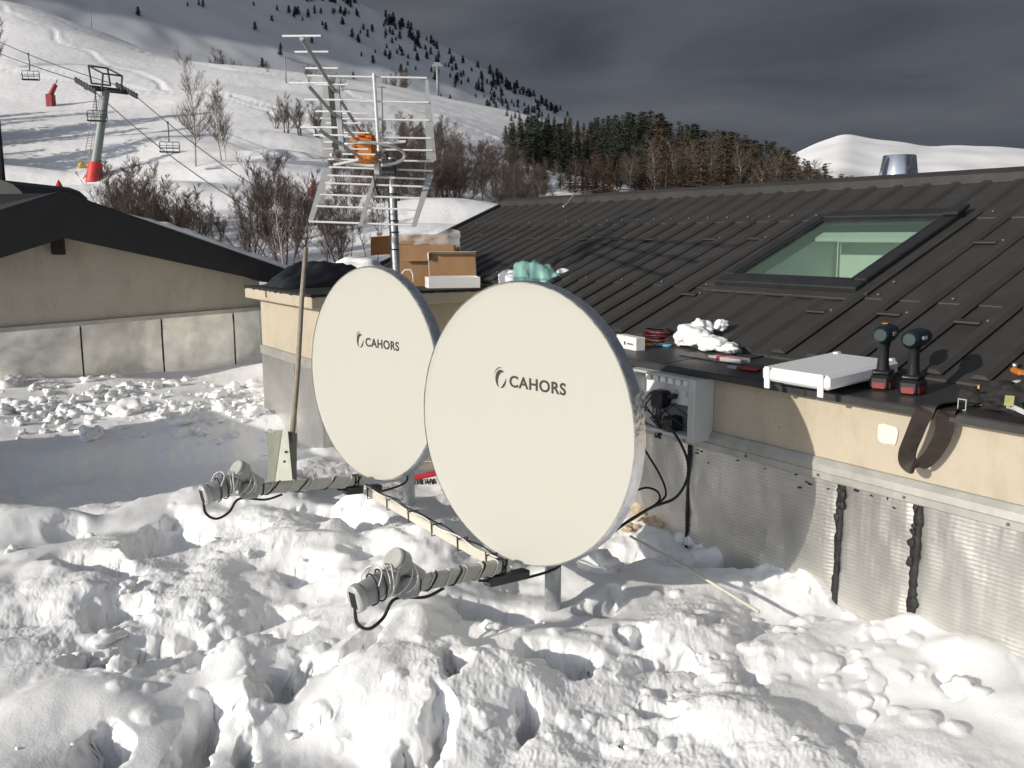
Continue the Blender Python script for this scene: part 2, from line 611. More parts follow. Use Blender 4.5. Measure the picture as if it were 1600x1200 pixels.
M = {
    'snow': mat_snow('roof_snow', 150, 0.45),
    'slope': mat('hill_snow', (0.84, 0.84, 0.86), 0.6, c2=(0.89, 0.89, 0.90), vscale=0.06, bump=0.25, bscale=0.9, spec=0.2),
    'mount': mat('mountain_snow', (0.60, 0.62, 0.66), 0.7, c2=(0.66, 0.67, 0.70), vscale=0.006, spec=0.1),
    'far': mat('far_snow', (0.80, 0.80, 0.82), 0.7, c2=(0.88, 0.88, 0.88), vscale=0.004, spec=0.1),
    'concrete': mat_concrete('concrete', (0.505, 0.44, 0.34), (0.45, 0.40, 0.315)),
    'concrete_grey': mat_concrete('render_wall', (0.50, 0.455, 0.375), (0.44, 0.40, 0.335)),
    'patch': mat('mortar', (0.78, 0.72, 0.60), 0.85, var=0.1, vscale=30),
    'foil': mat_foil('foil_membrane', (0.77, 0.755, 0.715), 0.74),
    'foil_pale': mat_foil('foil_membrane_pale', (0.96, 0.94, 0.885), 0.6),
    'flash': mat('flashing_metal', (0.45, 0.44, 0.41), 0.5, metal=0.5, var=0.15, vscale=9, bump=0.1, bscale=30),
    'tar': mat('bitumen', (0.018, 0.018, 0.018), 0.65, var=0.4, vscale=20, bump=0.5, bscale=60),
    'roof': mat('roof_sheet_metal', (0.058, 0.055, 0.052), 0.45, metal=0.25, var=0.14, vscale=5, rvar=0.08, bump=0.04, bscale=25),
    'stop': mat('snow_stop_metal', (0.030, 0.026, 0.023), 0.6, var=0.2),
    'ledge': mat('ledge_sheet_metal', (0.052, 0.051, 0.051), 0.45, metal=0.25, var=0.18, vscale=9, rvar=0.1, bump=0.05, bscale=30),
    'screw': mat('screw_metal', (0.16, 0.16, 0.155), 0.55, metal=0.5),
    'black_frame': mat('window_frame_black', (0.030, 0.031, 0.033), 0.38, metal=0.2, var=0.2, vscale=12),
    'dish': mat('dish_paint', (0.48, 0.472, 0.422), 0.5, c2=(0.472, 0.467, 0.427), vscale=2.5, spec=0.3, bump=0.01, bscale=12),
    'dish_back': mat('dish_back_paint', (0.42, 0.42, 0.40), 0.5, var=0.08),
    'crinkle': mat('foil_tape', (0.75, 0.76, 0.79), 0.30, metal=0.95, var=0.1, vscale=30, bump=0.55, bscale=40, rvar=0.1),
    'logo': mat('logo_ink', (0.035, 0.035, 0.025), 0.5),
    'galv': mat('galvanised_steel', (0.46, 0.48, 0.50), 0.42, metal=0.75, var=0.25, vscale=18, rvar=0.12),
    'arm': mat('arm_paint', (0.40, 0.40, 0.365), 0.5, metal=0.1, var=0.12, vscale=14),
    'bar': mat('bar_paint', (0.60, 0.57, 0.49), 0.5, var=0.06, vscale=14),
    'lnb': mat('grey_plastic', (0.29, 0.30, 0.30), 0.45, var=0.1, vscale=20),
    'lnb_light': mat('light_plastic', (0.42, 0.42, 0.41), 0.45, var=0.06, vscale=20),
    'rubber': mat('black_rubber', (0.012, 0.012, 0.013), 0.5, var=0.3, vscale=30),
    'cable_white': mat('white_cable', (0.70, 0.69, 0.64), 0.5),
    'alu': mat('aluminium', (0.80, 0.80, 0.80), 0.38, metal=0.15, var=0.06, vscale=20),
    'alu_plate': mat('aluminium_plate', (0.42, 0.43, 0.43), 0.5, metal=0.3, var=0.08, vscale=20),
    'boom': mat('boom_tube', (0.42, 0.44, 0.46), 0.45, metal=0.5, var=0.08, vscale=20),
    'orange': mat('orange_plastic', (0.55, 0.17, 0.025), 0.45, var=0.12, vscale=20),
    'card': mat('cardboard', (0.36, 0.21, 0.11), 0.85, c2=(0.42, 0.26, 0.14), vscale=10, bump=0.15, bscale=80, spec=0.1),
    'card_white': mat('white_cardboard', (0.78, 0.77, 0.76), 0.7, var=0.03, spec=0.2),
    'teal': mat_film('teal_film', (0.38, 0.68, 0.63), 0.6, 0.2),
    'clear': mat_film('clear_film', (0.92, 0.93, 0.95), 0.3, 0.05),
    'clear_box': mat_film('clear_plastic', (0.75, 0.77, 0.78), 0.5, 0.15),
    'white_plastic': mat('white_plastic', (0.76, 0.77, 0.78), 0.4, var=0.03),
    'box_grey': mat('enclosure_grey', (0.50, 0.52, 0.52), 0.45, var=0.05),
    'box_dark': mat('enclosure_inside', (0.28, 0.30, 0.32), 0.5, var=0.05),
    'black': mat('black_plastic', (0.014, 0.014, 0.016), 0.4, var=0.2),
    'drill': mat('drill_body', (0.008, 0.022, 0.029), 0.4, var=0.15),
    'drill_red': mat('drill_red', (0.24, 0.022, 0.022), 0.4, var=0.1),
    'red': mat('red_plastic', (0.55, 0.03, 0.05), 0.4, var=0.1),
    'redpad': mat('red_padding', (0.60, 0.035, 0.03), 0.55, var=0.12, vscale=2),
    'darkred': mat('dark_red_padding', (0.28, 0.02, 0.025), 0.55, var=0.12, vscale=2),
    'yellow': mat('yellow_paint', (0.65, 0.45, 0.06), 0.5, var=0.1),
    'blue': mat('blue_plastic', (0.10, 0.28, 0.40), 0.4, var=0.1),
    'leather': mat('belt_leather', (0.030, 0.020, 0.016), 0.6, var=0.3, vscale=25, bump=0.2, bscale=120),
    'fabric': mat('dark_fabric', (0.020, 0.020, 0.020), 0.9, var=0.3, vscale=30, bump=0.3, bscale=150),
    'tarp': mat('black_tarp', (0.016, 0.018, 0.022), 0.45, var=0.3, vscale=14, bump=0.3, bscale=20),
    'chrome': mat('polished_steel', (0.82, 0.82, 0.83), 0.08, metal=1.0, bump=0.02, bscale=8),
    'wood': mat('weathered_wood', (0.30, 0.26, 0.20), 0.8, var=0.25, vscale=20, bump=0.2, bscale=60),
    'wood_dark': mat('dark_wood', (0.022, 0.013, 0.010), 0.8, var=0.3, vscale=14),
    'fascia': mat('black_fascia', (0.016, 0.017, 0.018), 0.6, var=0.2, vscale=6),
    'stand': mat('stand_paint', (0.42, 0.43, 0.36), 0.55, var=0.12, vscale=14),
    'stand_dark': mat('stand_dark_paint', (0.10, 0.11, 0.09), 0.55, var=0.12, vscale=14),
    'stand_mid': mat('stand_shaded_paint', (0.22, 0.23, 0.19), 0.55, var=0.12, vscale=14),  # both darker flange paints put shade into the stand's colour
    'bark': mat('bark', (0.085, 0.065, 0.052), 0.9, var=0.35, vscale=1.5, rand=0.3),
    'birch': mat('birch_bark', (0.46, 0.42, 0.37), 0.85, c2=(0.14, 0.11, 0.09), vscale=1.6, rand=0.2),
    'twig': mat('twigs', (0.088, 0.066, 0.054), 0.9, var=0.25, vscale=0.5, rand=0.3),
    'twig_grey': mat('grey_twigs', (0.088, 0.070, 0.058), 0.9, var=0.25, vscale=0.5, rand=0.3),
    'needle': mat('needles', (0.020, 0.034, 0.020), 0.8, c2=(0.045, 0.052, 0.024), vscale=0.8, rand=0.35),
    'larch': mat('larch_twigs', (0.100, 0.058, 0.032), 0.85, c2=(0.062, 0.043, 0.027), vscale=0.8, rand=0.35),
    'far_tree': mat('far_needles', (0.018, 0.026, 0.024), 0.9, var=0.3, vscale=0.3, rand=0.3),
    'pylon': mat('pylon_paint', (0.24, 0.27, 0.26), 0.55, metal=0.2, var=0.12, vscale=1.0),
    'steel_dark': mat('dark_steel', (0.055, 0.058, 0.062), 0.5, metal=0.4, var=0.15, vscale=2),
    'lift_wire': mat('steel_rope', (0.10, 0.10, 0.105), 0.5, metal=0.6),
    'white_wall': mat('white_plaster', (0.80, 0.79, 0.75), 0.8, var=0.03),
    'rubble': mat('rubble', (0.50, 0.41, 0.30), 0.9, var=0.25, vscale=12, bump=0.5, bscale=30),
    'tag': mat('yellow_tag', (0.42, 0.40, 0.16), 0.6, var=0.15, vscale=40),
    'white_strap': mat('grey_strap', (0.46, 0.46, 0.45), 0.6),
}


def mat_glass():
    m = bpy.data.materials.new('green_glass')
    m.use_nodes = True
    t = m.node_tree
    t.nodes.remove(t.nodes['Principled BSDF'])
    tr = t.nodes.new('ShaderNodeBsdfTransparent')
    tr.inputs['Color'].default_value = (0.82, 0.91, 0.86, 1)
    gl = t.nodes.new('ShaderNodeBsdfGlossy')
    gl.inputs['Roughness'].default_value = 0.02
    gl.inputs['Color'].default_value = (0.85, 0.95, 0.9, 1)
    lw_ = t.nodes.new('ShaderNodeLayerWeight')
    lw_.inputs['Blend'].default_value = 0.5
    pw = t.nodes.new('ShaderNodeMath')
    pw.operation = 'POWER'
    pw.inputs[1].default_value = 5.0
    t.links.new(lw_.outputs['Facing'], pw.inputs[0])
    fr = t.nodes.new('ShaderNodeMath')
    fr.operation = 'MULTIPLY_ADD'
    fr.inputs[1].default_value = 0.5
    fr.inputs[2].default_value = 0.03
    t.links.new(pw.outputs[0], fr.inputs[0])
    mx = t.nodes.new('ShaderNodeMixShader')
    t.links.new(fr.outputs[0], mx.inputs['Fac'])
    t.links.new(tr.outputs[0], mx.inputs[1])
    t.links.new(gl.outputs[0], mx.inputs[2])
    df = t.nodes.new('ShaderNodeBsdfDiffuse')
    df.inputs['Color'].default_value = (0.34, 0.46, 0.39, 1)
    m2 = t.nodes.new('ShaderNodeMixShader')
    m2.inputs['Fac'].default_value = 0.10
    t.links.new(mx.outputs[0], m2.inputs[1])
    t.links.new(df.outputs[0], m2.inputs[2])
    t.links.new(m2.outputs[0], t.nodes['Material Output'].inputs['Surface'])
    return m


M['glass'] = mat_glass()

# ------------------------------------------------------------------ terrain
COLS = np.array([-1400, -700, -300, -120, 0, 80, 150, 220, 300, 400, 500, 600, 700, 800, 900, 1000, 1130, 1250, 1400, 1600, 2000, 3000.])
RS = np.array([12, 30, 45, 70, 95, 130, 170, 215, 300, 400.])
TAB = np.array([
    [900, 520, 430, 380, 350, 330, 320, 320, 325, 330],
    [900, 520, 430, 370, 335, 300, 285, 280, 290, 300],
    [900, 520, 415, 345, 300, 250, 200, 175, 190, 210],
    [900, 515, 405, 332, 282, 205, 120, 50, 90, 130],
    [900, 510, 400, 327, 276, 190, 75, -34, 20, 90],
    [900, 510, 400, 328, 275, 190, 90, 0, 40, 100],
    [900, 510, 400, 330, 275, 190, 102, 30, 60, 110],
    [900, 510, 405, 330, 268, 190, 118, 60, 90, 130],
    [900, 510, 410, 330, 258, 188, 130, 90, 110, 150],
    [900, 505, 405, 330, 258, 190, 138, 100, 120, 155],
    [900, 500, 398, 330, 262, 195, 145, 110, 130, 160],
    [900, 490, 385, 330, 282, 215, 160, 123, 140, 170],
    [900, 470, 365, 328, 293, 228, 180, 147, 165, 190],
    [900, 470, 375, 342, 312, 262, 207, 167, 180, 200],
    [900, 480, 388, 352, 322, 284, 240, 200, 205, 225],
    [900, 480, 395, 362, 328, 295, 265, 240, 240, 250],
    [900, 500, 402, 372, 345, 315, 295, 284, 282, 286],
    [900, 500, 412, 382, 355, 330, 315, 308, 308, 312],
    [900, 500, 422, 392, 372, 352, 346, 346, 350, 352],
    [900, 500, 430, 402, 386, 376, 374, 374, 376, 378],
    [900, 500, 430, 402, 386, 376, 374, 374, 376, 378],
    [900, 500, 430, 402, 386, 376, 374, 374, 376, 378]], float)


def pxpy_to_az_el(px, py):
    x, u = (px - 800) / FPX, (600 - py) / FPX
    wy, wz = CP + u * SP, u * CP - SP
    return np.arctan2(x, wy), wz / np.hypot(x, wy)


_az_cols = np.arctan((COLS - 800) / 1419.0)
_el = np.array([[math.tan(0) + pxpy_to_az_el(px, py)[1] for py in row] for px, row in zip(COLS, TAB)])
AZF = np.linspace(R(-52), R(50), 205)
RMAX = 520.0
RF = np.exp(np.linspace(math.log(12), math.log(RMAX), 241))


def gsmooth(a, s, axis):
    k = np.exp(-0.5 * (np.arange(-3 * s, 3 * s + 1) / s) ** 2)
    k /= k.sum()
    pad = [(0, 0), (0, 0)]
    pad[axis] = (3 * s, 3 * s)
    b = np.pad(a, pad, mode='edge')
    return np.apply_along_axis(lambda v: np.convolve(v, k, 'valid'), axis, b)


_e1 = np.array([np.interp(AZF, _az_cols, _el[:, j]) for j in range(len(RS))]).T
_kc = np.interp(AZF, [math.atan((0 - 800) / 1419), math.atan((350 - 800) / 1419), math.atan((700 - 800) / 1419)], [1.6, 0.88, 0.85])
_e2 = np.array([np.interp(np.log(RF), np.log(np.where(RS > 95, 95 + (RS - 95) * _kc[i], RS)), _e1[i]) for i in range(len(AZF))])
_e2 = gsmooth(gsmooth(_e2, 3, 0), 6, 1)
ZF = _e2 * RF[None, :]


def bil(az, r):
    fa = np.clip((np.asarray(az) - AZF[0]) / (AZF[1] - AZF[0]), 0, len(AZF) - 1.001)
    fr = np.clip((np.log(np.asarray(r)) - math.log(12)) / (math.log(RMAX / 12) / 240), 0, 239.999)
    i, j = fa.astype(int), fr.astype(int)
    u, v = fa - i, fr - j
    return (ZF[i, j] * (1 - u) + ZF[i + 1, j] * u) * (1 - v) + (ZF[i, j + 1] * (1 - u) + ZF[i + 1, j + 1] * u) * v


def hill_z(x, y):
    x, y = np.asarray(x, float), np.asarray(y, float)
    az, r = np.arctan2(x, y), np.hypot(x, y)
    z = bil(az, r)
    k = sstep(25, 70, r)
    low = 1 - sstep(95, 130, r)
    z = z + k * ((0.6 + 1.6 * low) * noise2(x / 30 + 3, y / 12) + (0.10 + 0.5 * low) * noise2(x / 11, y / 5 + 5) + 0.07 * noise2(x / 3.1, y / 2.6) + 0.035 * noise2(x / 1.2, y / 1.1))
    # ski tracks crossing the slope
    for k_, (ax_, ay_, off, w) in enumerate([(0.55, 0.84, 96, 0.5), (0.48, 0.88, 104, 0.4), (-0.35, 0.94, 150, 0.6), (0.75, 0.66, 60, 0.5), (0.62, 0.78, 112, 0.5)]):
        d_ = x * ax_ + y * ay_ - off + 2.5 * noise2(x / 18 + k_ * 9, y / 18)
        z = z - 0.26 * np.exp(-(d_ / (w * .7)) ** 2) * k + 0.12 * np.exp(-((d_ - 1.2) / w) ** 2) * k
    return z


az = np.linspace(R(-52), R(50), 760)
rr = np.exp(np.linspace(math.log(12), math.log(RMAX), 440))
A_, R_ = np.meshgrid(az, rr)
X_, Y_ = R_ * np.sin(A_), R_ * np.cos(A_)
grid_object('hill', X_, Y_, hill_z(X_, Y_), M['slope'], 'structure')


def hill_point(px, py, r0=22, r1=300):
    """the point of the hill seen at that pixel"""
    a_, e_ = pxpy_to_az_el(px, py)
    rs_ = np.linspace(r0, r1, 500)
    zz = hill_z(rs_ * np.sin(a_), rs_ * np.cos(a_))
    hit = np.where(zz >= e_ * rs_)[0]
    r = rs_[hit[0]] if len(hit) else r1
    return Vector((r * math.sin(a_), r * math.cos(a_), float(hill_z(r * math.sin(a_), r * math.cos(a_)))))


def on_hill(px, r):
    a_ = math.atan((px - 800) / 1419.0)
    x, y = r * math.sin(a_), r * math.cos(a_)
    return Vector((x, y, float(hill_z(x, y))))


def sheet_from_silhouette(name, pxs, pys, r_in, r_top, r_out, base_py, drop, m, namp, nscale, kind='structure', n_az=420, n_r=150, power=1.0):
    az_ = np.linspace(math.atan((pxs[0] - 800) / 1419), math.atan((pxs[-1] - 800) / 1419), n_az)
    px_ = 800 + 1419 * np.tan(az_)
    sil = np.interp(px_, pxs, pys)
    sil = np.convolve(np.pad(sil, 4, mode='edge'), np.ones(9) / 9, 'valid')
    el_t = pxpy_to_az_el(px_, sil)[1]
    el_b = pxpy_to_az_el(px_, np.full_like(px_, base_py))[1]
    r_ = np.concatenate([np.linspace(r_in, r_top, n_r), np.linspace(r_top, r_out, 30)[1:]])
    t = np.clip((r_ - r_in) / (r_top - r_in), 0, 1) ** power
    RR, AA = np.meshgrid(r_, az_, indexing='ij')
    el = el_b[None, :] + (el_t - el_b)[None, :] * t[:, None]
    Z = el * RR
    over = np.clip((RR - r_top) / (r_out - r_top), 0, 1)
    Z = Z - over * drop
    X, Y = RR * np.sin(AA), RR * np.cos(AA)
    Z = Z + namp * (noise2(X / nscale, Y / nscale) + 0.5 * noise2(X / nscale * 2.3 + 9, Y / nscale * 2.3) + 0.25 * noise2(X / nscale * 5.1, Y / nscale * 5.1 + 4)) * (1 - 0.7 * t[:, None])
    o = grid_object(name, X, Y, Z, m, kind)
    return o, (r_, az_, Z)


MPX = [-900, -300, 0, 300, 450, 570, 640, 720, 800, 890, 980, 1100, 1300]
MPY = [-420, -420, -330, -150, -68, 2, 40, 86, 131, 181, 226, 290, 345]
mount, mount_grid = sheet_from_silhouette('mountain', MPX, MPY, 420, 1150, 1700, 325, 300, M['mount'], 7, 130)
FPXS = [900, 1100, 1180, 1235, 1270, 1310, 1350, 1400, 1440, 1490, 1540, 1600, 1700, 1850, 2100, 2500]
FPYS = [320, 290, 264, 238, 221, 208, 217, 224, 230, 228, 229, 236, 246, 262, 300, 330]
sheet_from_silhouette('snowy_peak', FPXS, FPYS, 1900, 3600, 5200, 330, 700, M['far'], 40, 700)

# unseen high ridge added on the left to keep the mountainside in shade
ys_ = np.linspace(-300, 1400, 70)
us_ = np.linspace(-1, 1, 40)
YY, UU = np.meshgrid(ys_, us_, indexing='ij')
prof = np.clip(1 - np.abs(UU), 0, 1)
endf = sstep(-120, 260, YY) * (1 - sstep(1150, 1400, YY))
XX = -1450 + UU * 560
ZZ = -40 + prof * 1080 * endf + 30 * noise2(YY / 120, UU * 3)
grid_object('shading_ridge', XX, YY, ZZ, M['mount'], 'structure')
MB().poly([(-9000, -4000, -75), (9000, -4000, -75), (9000, 9000, -75), (-9000, 9000, -75)], [(0, 1, 2, 3)]).build('valley_floor', M['far'])['kind'] = 'structure'

# ------------------------------------------------------------------ the snow on the flat roof
HOLES = []   # (x, y, rx, ry, rot, depth)


def hole(px, py, w, h, depth, rot=0.0, z=-1.36):
    p = at_z(px, py, z)
    q = at_z(px + w / 2, py, z)
    b = at_z(px, py + h / 2, z)
    HOLES.append((p.x, p.y, abs(q.x - p.x), max(0.05, abs(p.y - b.y)), rot, depth))


for args in [(255, 845, 110, 70, .20), (130, 895, 190, 26, .10, -0.5), (175, 965, 70, 45, .13), (215, 1005, 70, 40, .15), (150, 1035, 80, 40, .14), (250, 1005, 40, 25, .1),
             (322, 1118, 74, 130, .26), (160, 1165, 80, 60, .16), (480, 1058, 70, 60, .17), (315, 1030, 50, 40, .16), (290, 985, 40, 30, .1), (435, 955, 60, 24, .08), (455, 990, 70, 24, .09),
             (560, 1030, 50, 60, .07), (415, 1150, 40, 60, .12), (525, 812, 120, 26, .10, -0.5), (590, 838, 70, 20, .07, -0.4),
             (720, 1090, 46, 60, .12), (690, 1145, 50, 60, .12), (830, 1150, 36, 60, .10), (860, 1050, 60, 60, .12, 0.6), (1030, 1125, 60, 60, .13, 0.6), (1060, 1060, 60, 50, .07),
             (760, 960, 150, 28, .10, -0.6), (940, 960, 90, 24, .10, 0.5), (1110, 905, 130, 30, .10), (1010, 880, 120, 30, .08), (1500, 1110, 40, 30, .04), (640, 1180, 60, 40, .1), (1180, 1060, 40, 26, .06), (980, 1010, 60, 30, .06),
             (560, 880, 60, 20, .06), (470, 900, 60, 20, .06), (100, 830, 60, 16, .04)]:
    hole(*args)
MOUNDS = []
for px, py, w, h, hh in [(1250, 905, 90, 60, .12), (1290, 940, 120, 60, .07), (250, 780, 260, 20, .03), (400, 1030, 90, 60, .06), (430, 1090, 110, 60, .08), (600, 800, 120, 40, .08), (500, 850, 140, 50, .05),
                         (600, 1100, 160, 90, .07), (800, 1080, 160, 60, .05), (930, 1020, 200, 60, .05), (1100, 1000, 180, 60, .05), (420, 790, 120, 24, .05), (1150, 1150, 200, 60, .05), (340, 900, 110, 60, .05), (700, 850, 160, 40, .05),
                         (1420, 1010, 80, 30, .06), (1500, 1060, 100, 40, .03)]:
    p = at_z(px, py, -1.36)
    q = at_z(px + w / 2, py, -1.36)
    b = at_z(px, py + h / 2, -1.36)
    MOUNDS.append((p.x, p.y, abs(q.x - p.x), max(0.06, abs(p.y - b.y)), hh))


def snow_z(x, y, fine=True):
    wx = x + 0.09 * noise2(x * 1.9 + 7, y * 1.9) + 0.025 * noise2(x * 6, y * 6 + 3)
    wy = y + 0.09 * noise2(x * 1.9, y * 1.9 + 11) + 0.025 * noise2(x * 6 + 5, y * 6)
    s = -0.5417 * wx + 0.8406 * wy
    right = sstep(-1.55, -1.15, wx)
    trough = sstep(4.72, 4.90, s) * (1 - sstep(6.0, 6.35, s)) * (1 - right)
    back = sstep(6.0, 6.6, s) * (1 - right)
    rough = (1 - 0.75 * back) * (1 - 0.15 * trough)
    lx = x * BD.x + y * BD.y
    smooth_left = sstep(0.0, 0.6, -0.75 * x - (y - 2.1) * 0.75 - 0.42)          # trodden flat crust, near left corner
    rough = rough * (1 - 0.65 * np.clip(smooth_left, 0, 1))
    rough = rough * (0.75 + 0.5 * noise2(x * 0.9 + 31, y * 0.9))
    z = -1.385 - 0.13 * trough + 0.05 * back + 0.03 * sstep(2.1, 2.6, lx)
    z = z + 0.035 * sstep(7.0, 10.0, y)
    z = z + 0.05 * noise2(x * 0.8 + 2, y * 0.8 + 9)
    sab = lambda v, e: np.sqrt(v * v + e * e) - e
    b1 = sab(noise2(wx * 1.0 + 5, wy * 1.0), .05)
    b2 = sab(noise2(wx * 2.3, wy * 2.3 + 17), .07)
    b3 = sab(noise2(wx * 5.2 + 1, wy * 5.2 + 2), .06)
    chunky = np.clip(0.15 + 1.5 * noise2(x * 0.7 + 77, y * 0.7 + 3), 0.05, 1)
    z = z + rough * (0.21 * b1 + 0.105 * b2 + 0.06 * chunky * b3)
    for mx, my, ra, rb, hh in MOUNDS:
        d2 = ((wx - mx) / ra) ** 2 + ((wy - my) / rb) ** 2
        z = z + hh * np.exp(-d2)
    rag = 0.42 * noise2(x * 4.5 + 61, y * 4.5) + 0.26 * noise2(x * 10, y * 10 + 31) + 0.10 * noise2(x * 30 + 9, y * 30)
    hm = 0.9 + 0.5 * noise2(x * 2.2 + 5, y * 2.2 + 1)
    pit = np.zeros_like(z)
    for hx, hy, ra, rb, rot, dep in HOLES:
        cx, sx = math.cos(rot), math.sin(rot)
        u, v = ((wx - hx) * cx + (wy - hy) * sx) / (ra * 1.12), (-(wx - hx) * sx + (wy - hy) * cx) / (rb * 1.12)
        d = np.sqrt(u * u + v * v) + rag
        pit = np.maximum(pit, 1.65 * dep * hm * (1 - sstep(0.35, 1.12, d)) - 0.16 * dep * np.exp(-((d - 1.4) / 0.3) ** 2))
    z = z - pit
    if fine:
        lump = np.clip(noise2(x * 1.3 + 50, y * 1.3) * 1.2 + 0.45, 0.1, 1)
        fi = (1 - 0.45 * smooth_left)
        z = z + fi * chunky * lump * (0.030 * sab(noise2(wx * 11, wy * 11 + 8), .05) + 0.016 * sab(noise2(wx * 24 + 3, wy * 24), .05)) + fi * 0.0035 * noise2(x * 13 + 4, y * 13) + 0.0016 * lump * noise2(x * 45, y * 45) + 0.0008 * noise2(x * 90 + 9, y * 90)
    return z


def ground_z(x, y):
    return float(snow_z(np.array([x]), np.array([y]), False)[0])


az = np.concatenate([np.linspace(R(-60), R(-32), 90)[:-1], np.linspace(R(-32), R(32), 980), np.linspace(R(32), R(60), 90)[1:]])
rr = np.exp(np.linspace(math.log(1.15), math.log(12.5), 800))
A_, R_ = np.meshgrid(az, rr)
X_, Y_ = R_ * np.sin(A_), R_ * np.cos(A_)
Z_ = snow_z(X_, Y_)
for _ in range(5):
    Z_[1:-1, :] = 0.25 * Z_[:-2, :] + 0.5 * Z_[1:-1, :] + 0.25 * Z_[2:, :]
    Z_[:, 1:-1] = 0.25 * Z_[:, :-2] + 0.5 * Z_[:, 1:-1] + 0.25 * Z_[:, 2:]
_r = random.Random(31)
_lr0, _dlr = math.log(1.15), math.log(12.5 / 1.15) / 799
CLW = 0.35 * noise2(X_ * 9 + 3, Y_ * 9) + 0.22 * noise2(X_ * 22, Y_ * 22 + 5) + 0.10 * noise2(X_ * 50, Y_ * 50)


def clump(px, py, rad):
    p = at_z(px, py, -1.36)
    rc_, ac_ = math.hypot(p.x, p.y), math.atan2(p.x, p.y)
    i0, i1 = int((math.log(max(rc_ - 1.6 * rad, 1.16)) - _lr0) / _dlr), int((math.log(rc_ + 1.6 * rad) - _lr0) / _dlr) + 2
    j0, j1 = np.searchsorted(az, ac_ - 1.6 * rad / rc_), np.searchsorted(az, ac_ + 1.6 * rad / rc_)
    sl_ = (slice(max(i0, 0), min(i1, 800)), slice(j0, j1))
    if Z_[sl_].size < 9:
        return
    d = np.hypot(X_[sl_] - p.x, Y_[sl_] - p.y) / rad * (1 + CLW[sl_] * 1.5)
    top = np.sqrt(np.clip(1 - d * d, 0, 1)) * (0.75 + 0.5 * CLW[sl_])
    zc = float(np.median(Z_[sl_])) - rad * 0.25
    Z_[sl_] = np.maximum(Z_[sl_], np.where(d < 1, zc + top * rad * 0.85, -9))


for (cx_, cy_, sx_, sy_, n_) in [(190, 1000, 50, 40, 40), (200, 735, 150, 22, 40), (270, 980, 60, 40, 40), (340, 1010, 60, 40, 30), (420, 1060, 70, 50, 24), (560, 860, 110, 30, 20), (1000, 1080, 120, 50, 60), (1250, 1010, 110, 50, 90), (1180, 930, 80, 20, 34), (1400, 1090, 90, 40, 30), (720, 1080, 120, 60, 24), (200, 788, 170, 6, 24), (470, 790, 70, 15, 10), (250, 655, 130, 18, 80), (1380, 1080, 90, 50, 5)]:
    for _ in range(n_):
        clump(_r.gauss(cx_, sx_), _r.gauss(cy_, sy_), min(0.05, 0.008 + abs(_r.gauss(0, 0.019))))
for _ in range(2):
    Z_[1:-1, :] = 0.25 * Z_[:-2, :] + 0.5 * Z_[1:-1, :] + 0.25 * Z_[2:, :]
    Z_[:, 1:-1] = 0.25 * Z_[:, :-2] + 0.5 * Z_[:, 1:-1] + 0.25 * Z_[:, 2:]
_gr = np.gradient(Z_, axis=0) / np.gradient(R_, axis=0)
_gt = np.gradient(Z_, axis=1) / (np.gradient(A_, axis=1) * R_)
_st = np.clip(np.hypot(_gr, _gt) - 0.45, 0, 1.0)
Z_ += _st * 0.006 * noise3(X_ * 20 + 2, Y_ * 20, Z_ * 20)
_gm = np.clip(0.5 + 1.6 * noise2(X_ * 1.1 + 90, Y_ * 1.1), 0.12, 1)
Z_ += _gm * (0.0050 * noise2(X_ * 22, Y_ * 22) + 0.0045 * np.abs(noise2(X_ * 52 + 7, Y_ * 52)) + 0.0018 * noise2(X_ * 95, Y_ * 95 + 4))
dx = 0.008 * noise3(X_ * 7, Y_ * 7, Z_ * 12) + 0.002 * noise3(X_ * 26, Y_ * 26, Z_ * 30)
_w1 = np.clip(_st * 2, 0, 1)
dx = dx + _w1 * (0.024 * noise3(X_ * 9 + 2, Y_ * 9, Z_ * 11) + 0.014 * noise3(X_ * 24, Y_ * 24, Z_ * 26 + 3) + 0.006 * noise3(X_ * 60, Y_ * 60, Z_ * 60))
dy = 0.008 * noise3(X_ * 7 + 40, Y_ * 7, Z_ * 12) + 0.002 * noise3(X_ * 26, Y_ * 26 + 40, Z_ * 30)
dy = dy + _w1 * (0.024 * noise3(X_ * 9 + 52, Y_ * 9, Z_ * 11) + 0.014 * noise3(X_ * 24, Y_ * 24 + 33, Z_ * 26 + 3) + 0.006 * noise3(X_ * 60 + 7, Y_ * 60, Z_ * 60))
grid_object('snow_ground', X_ + dx, Y_ + dy, Z_, M['snow'], 'structure')
# the slab under the snow
slab = MB()
slab.box((-4.0, -2.0, -2.2), (3.4, 11.2, -1.95), Matrix.Rotation(TH, 4, 'Z'))
slab.build('flat_roof_slab', M['concrete_grey'])['kind'] = 'structure'

# loose snow crumbs on the crust
cl = MB()
rnd = random.Random(3)


def clod(px, py, size, k):
    p = at_z(px, py, -1.36)
    z = ground_z(p.x, p.y)
    cl.blob((p.x, p.y, z + size * 0.22), (size * rnd.uniform(.7, 1.4), size * rnd.uniform(.7, 1.4), size * rnd.uniform(.5, .9)), k, 0.4, 2 if size > 0.02 else 1)


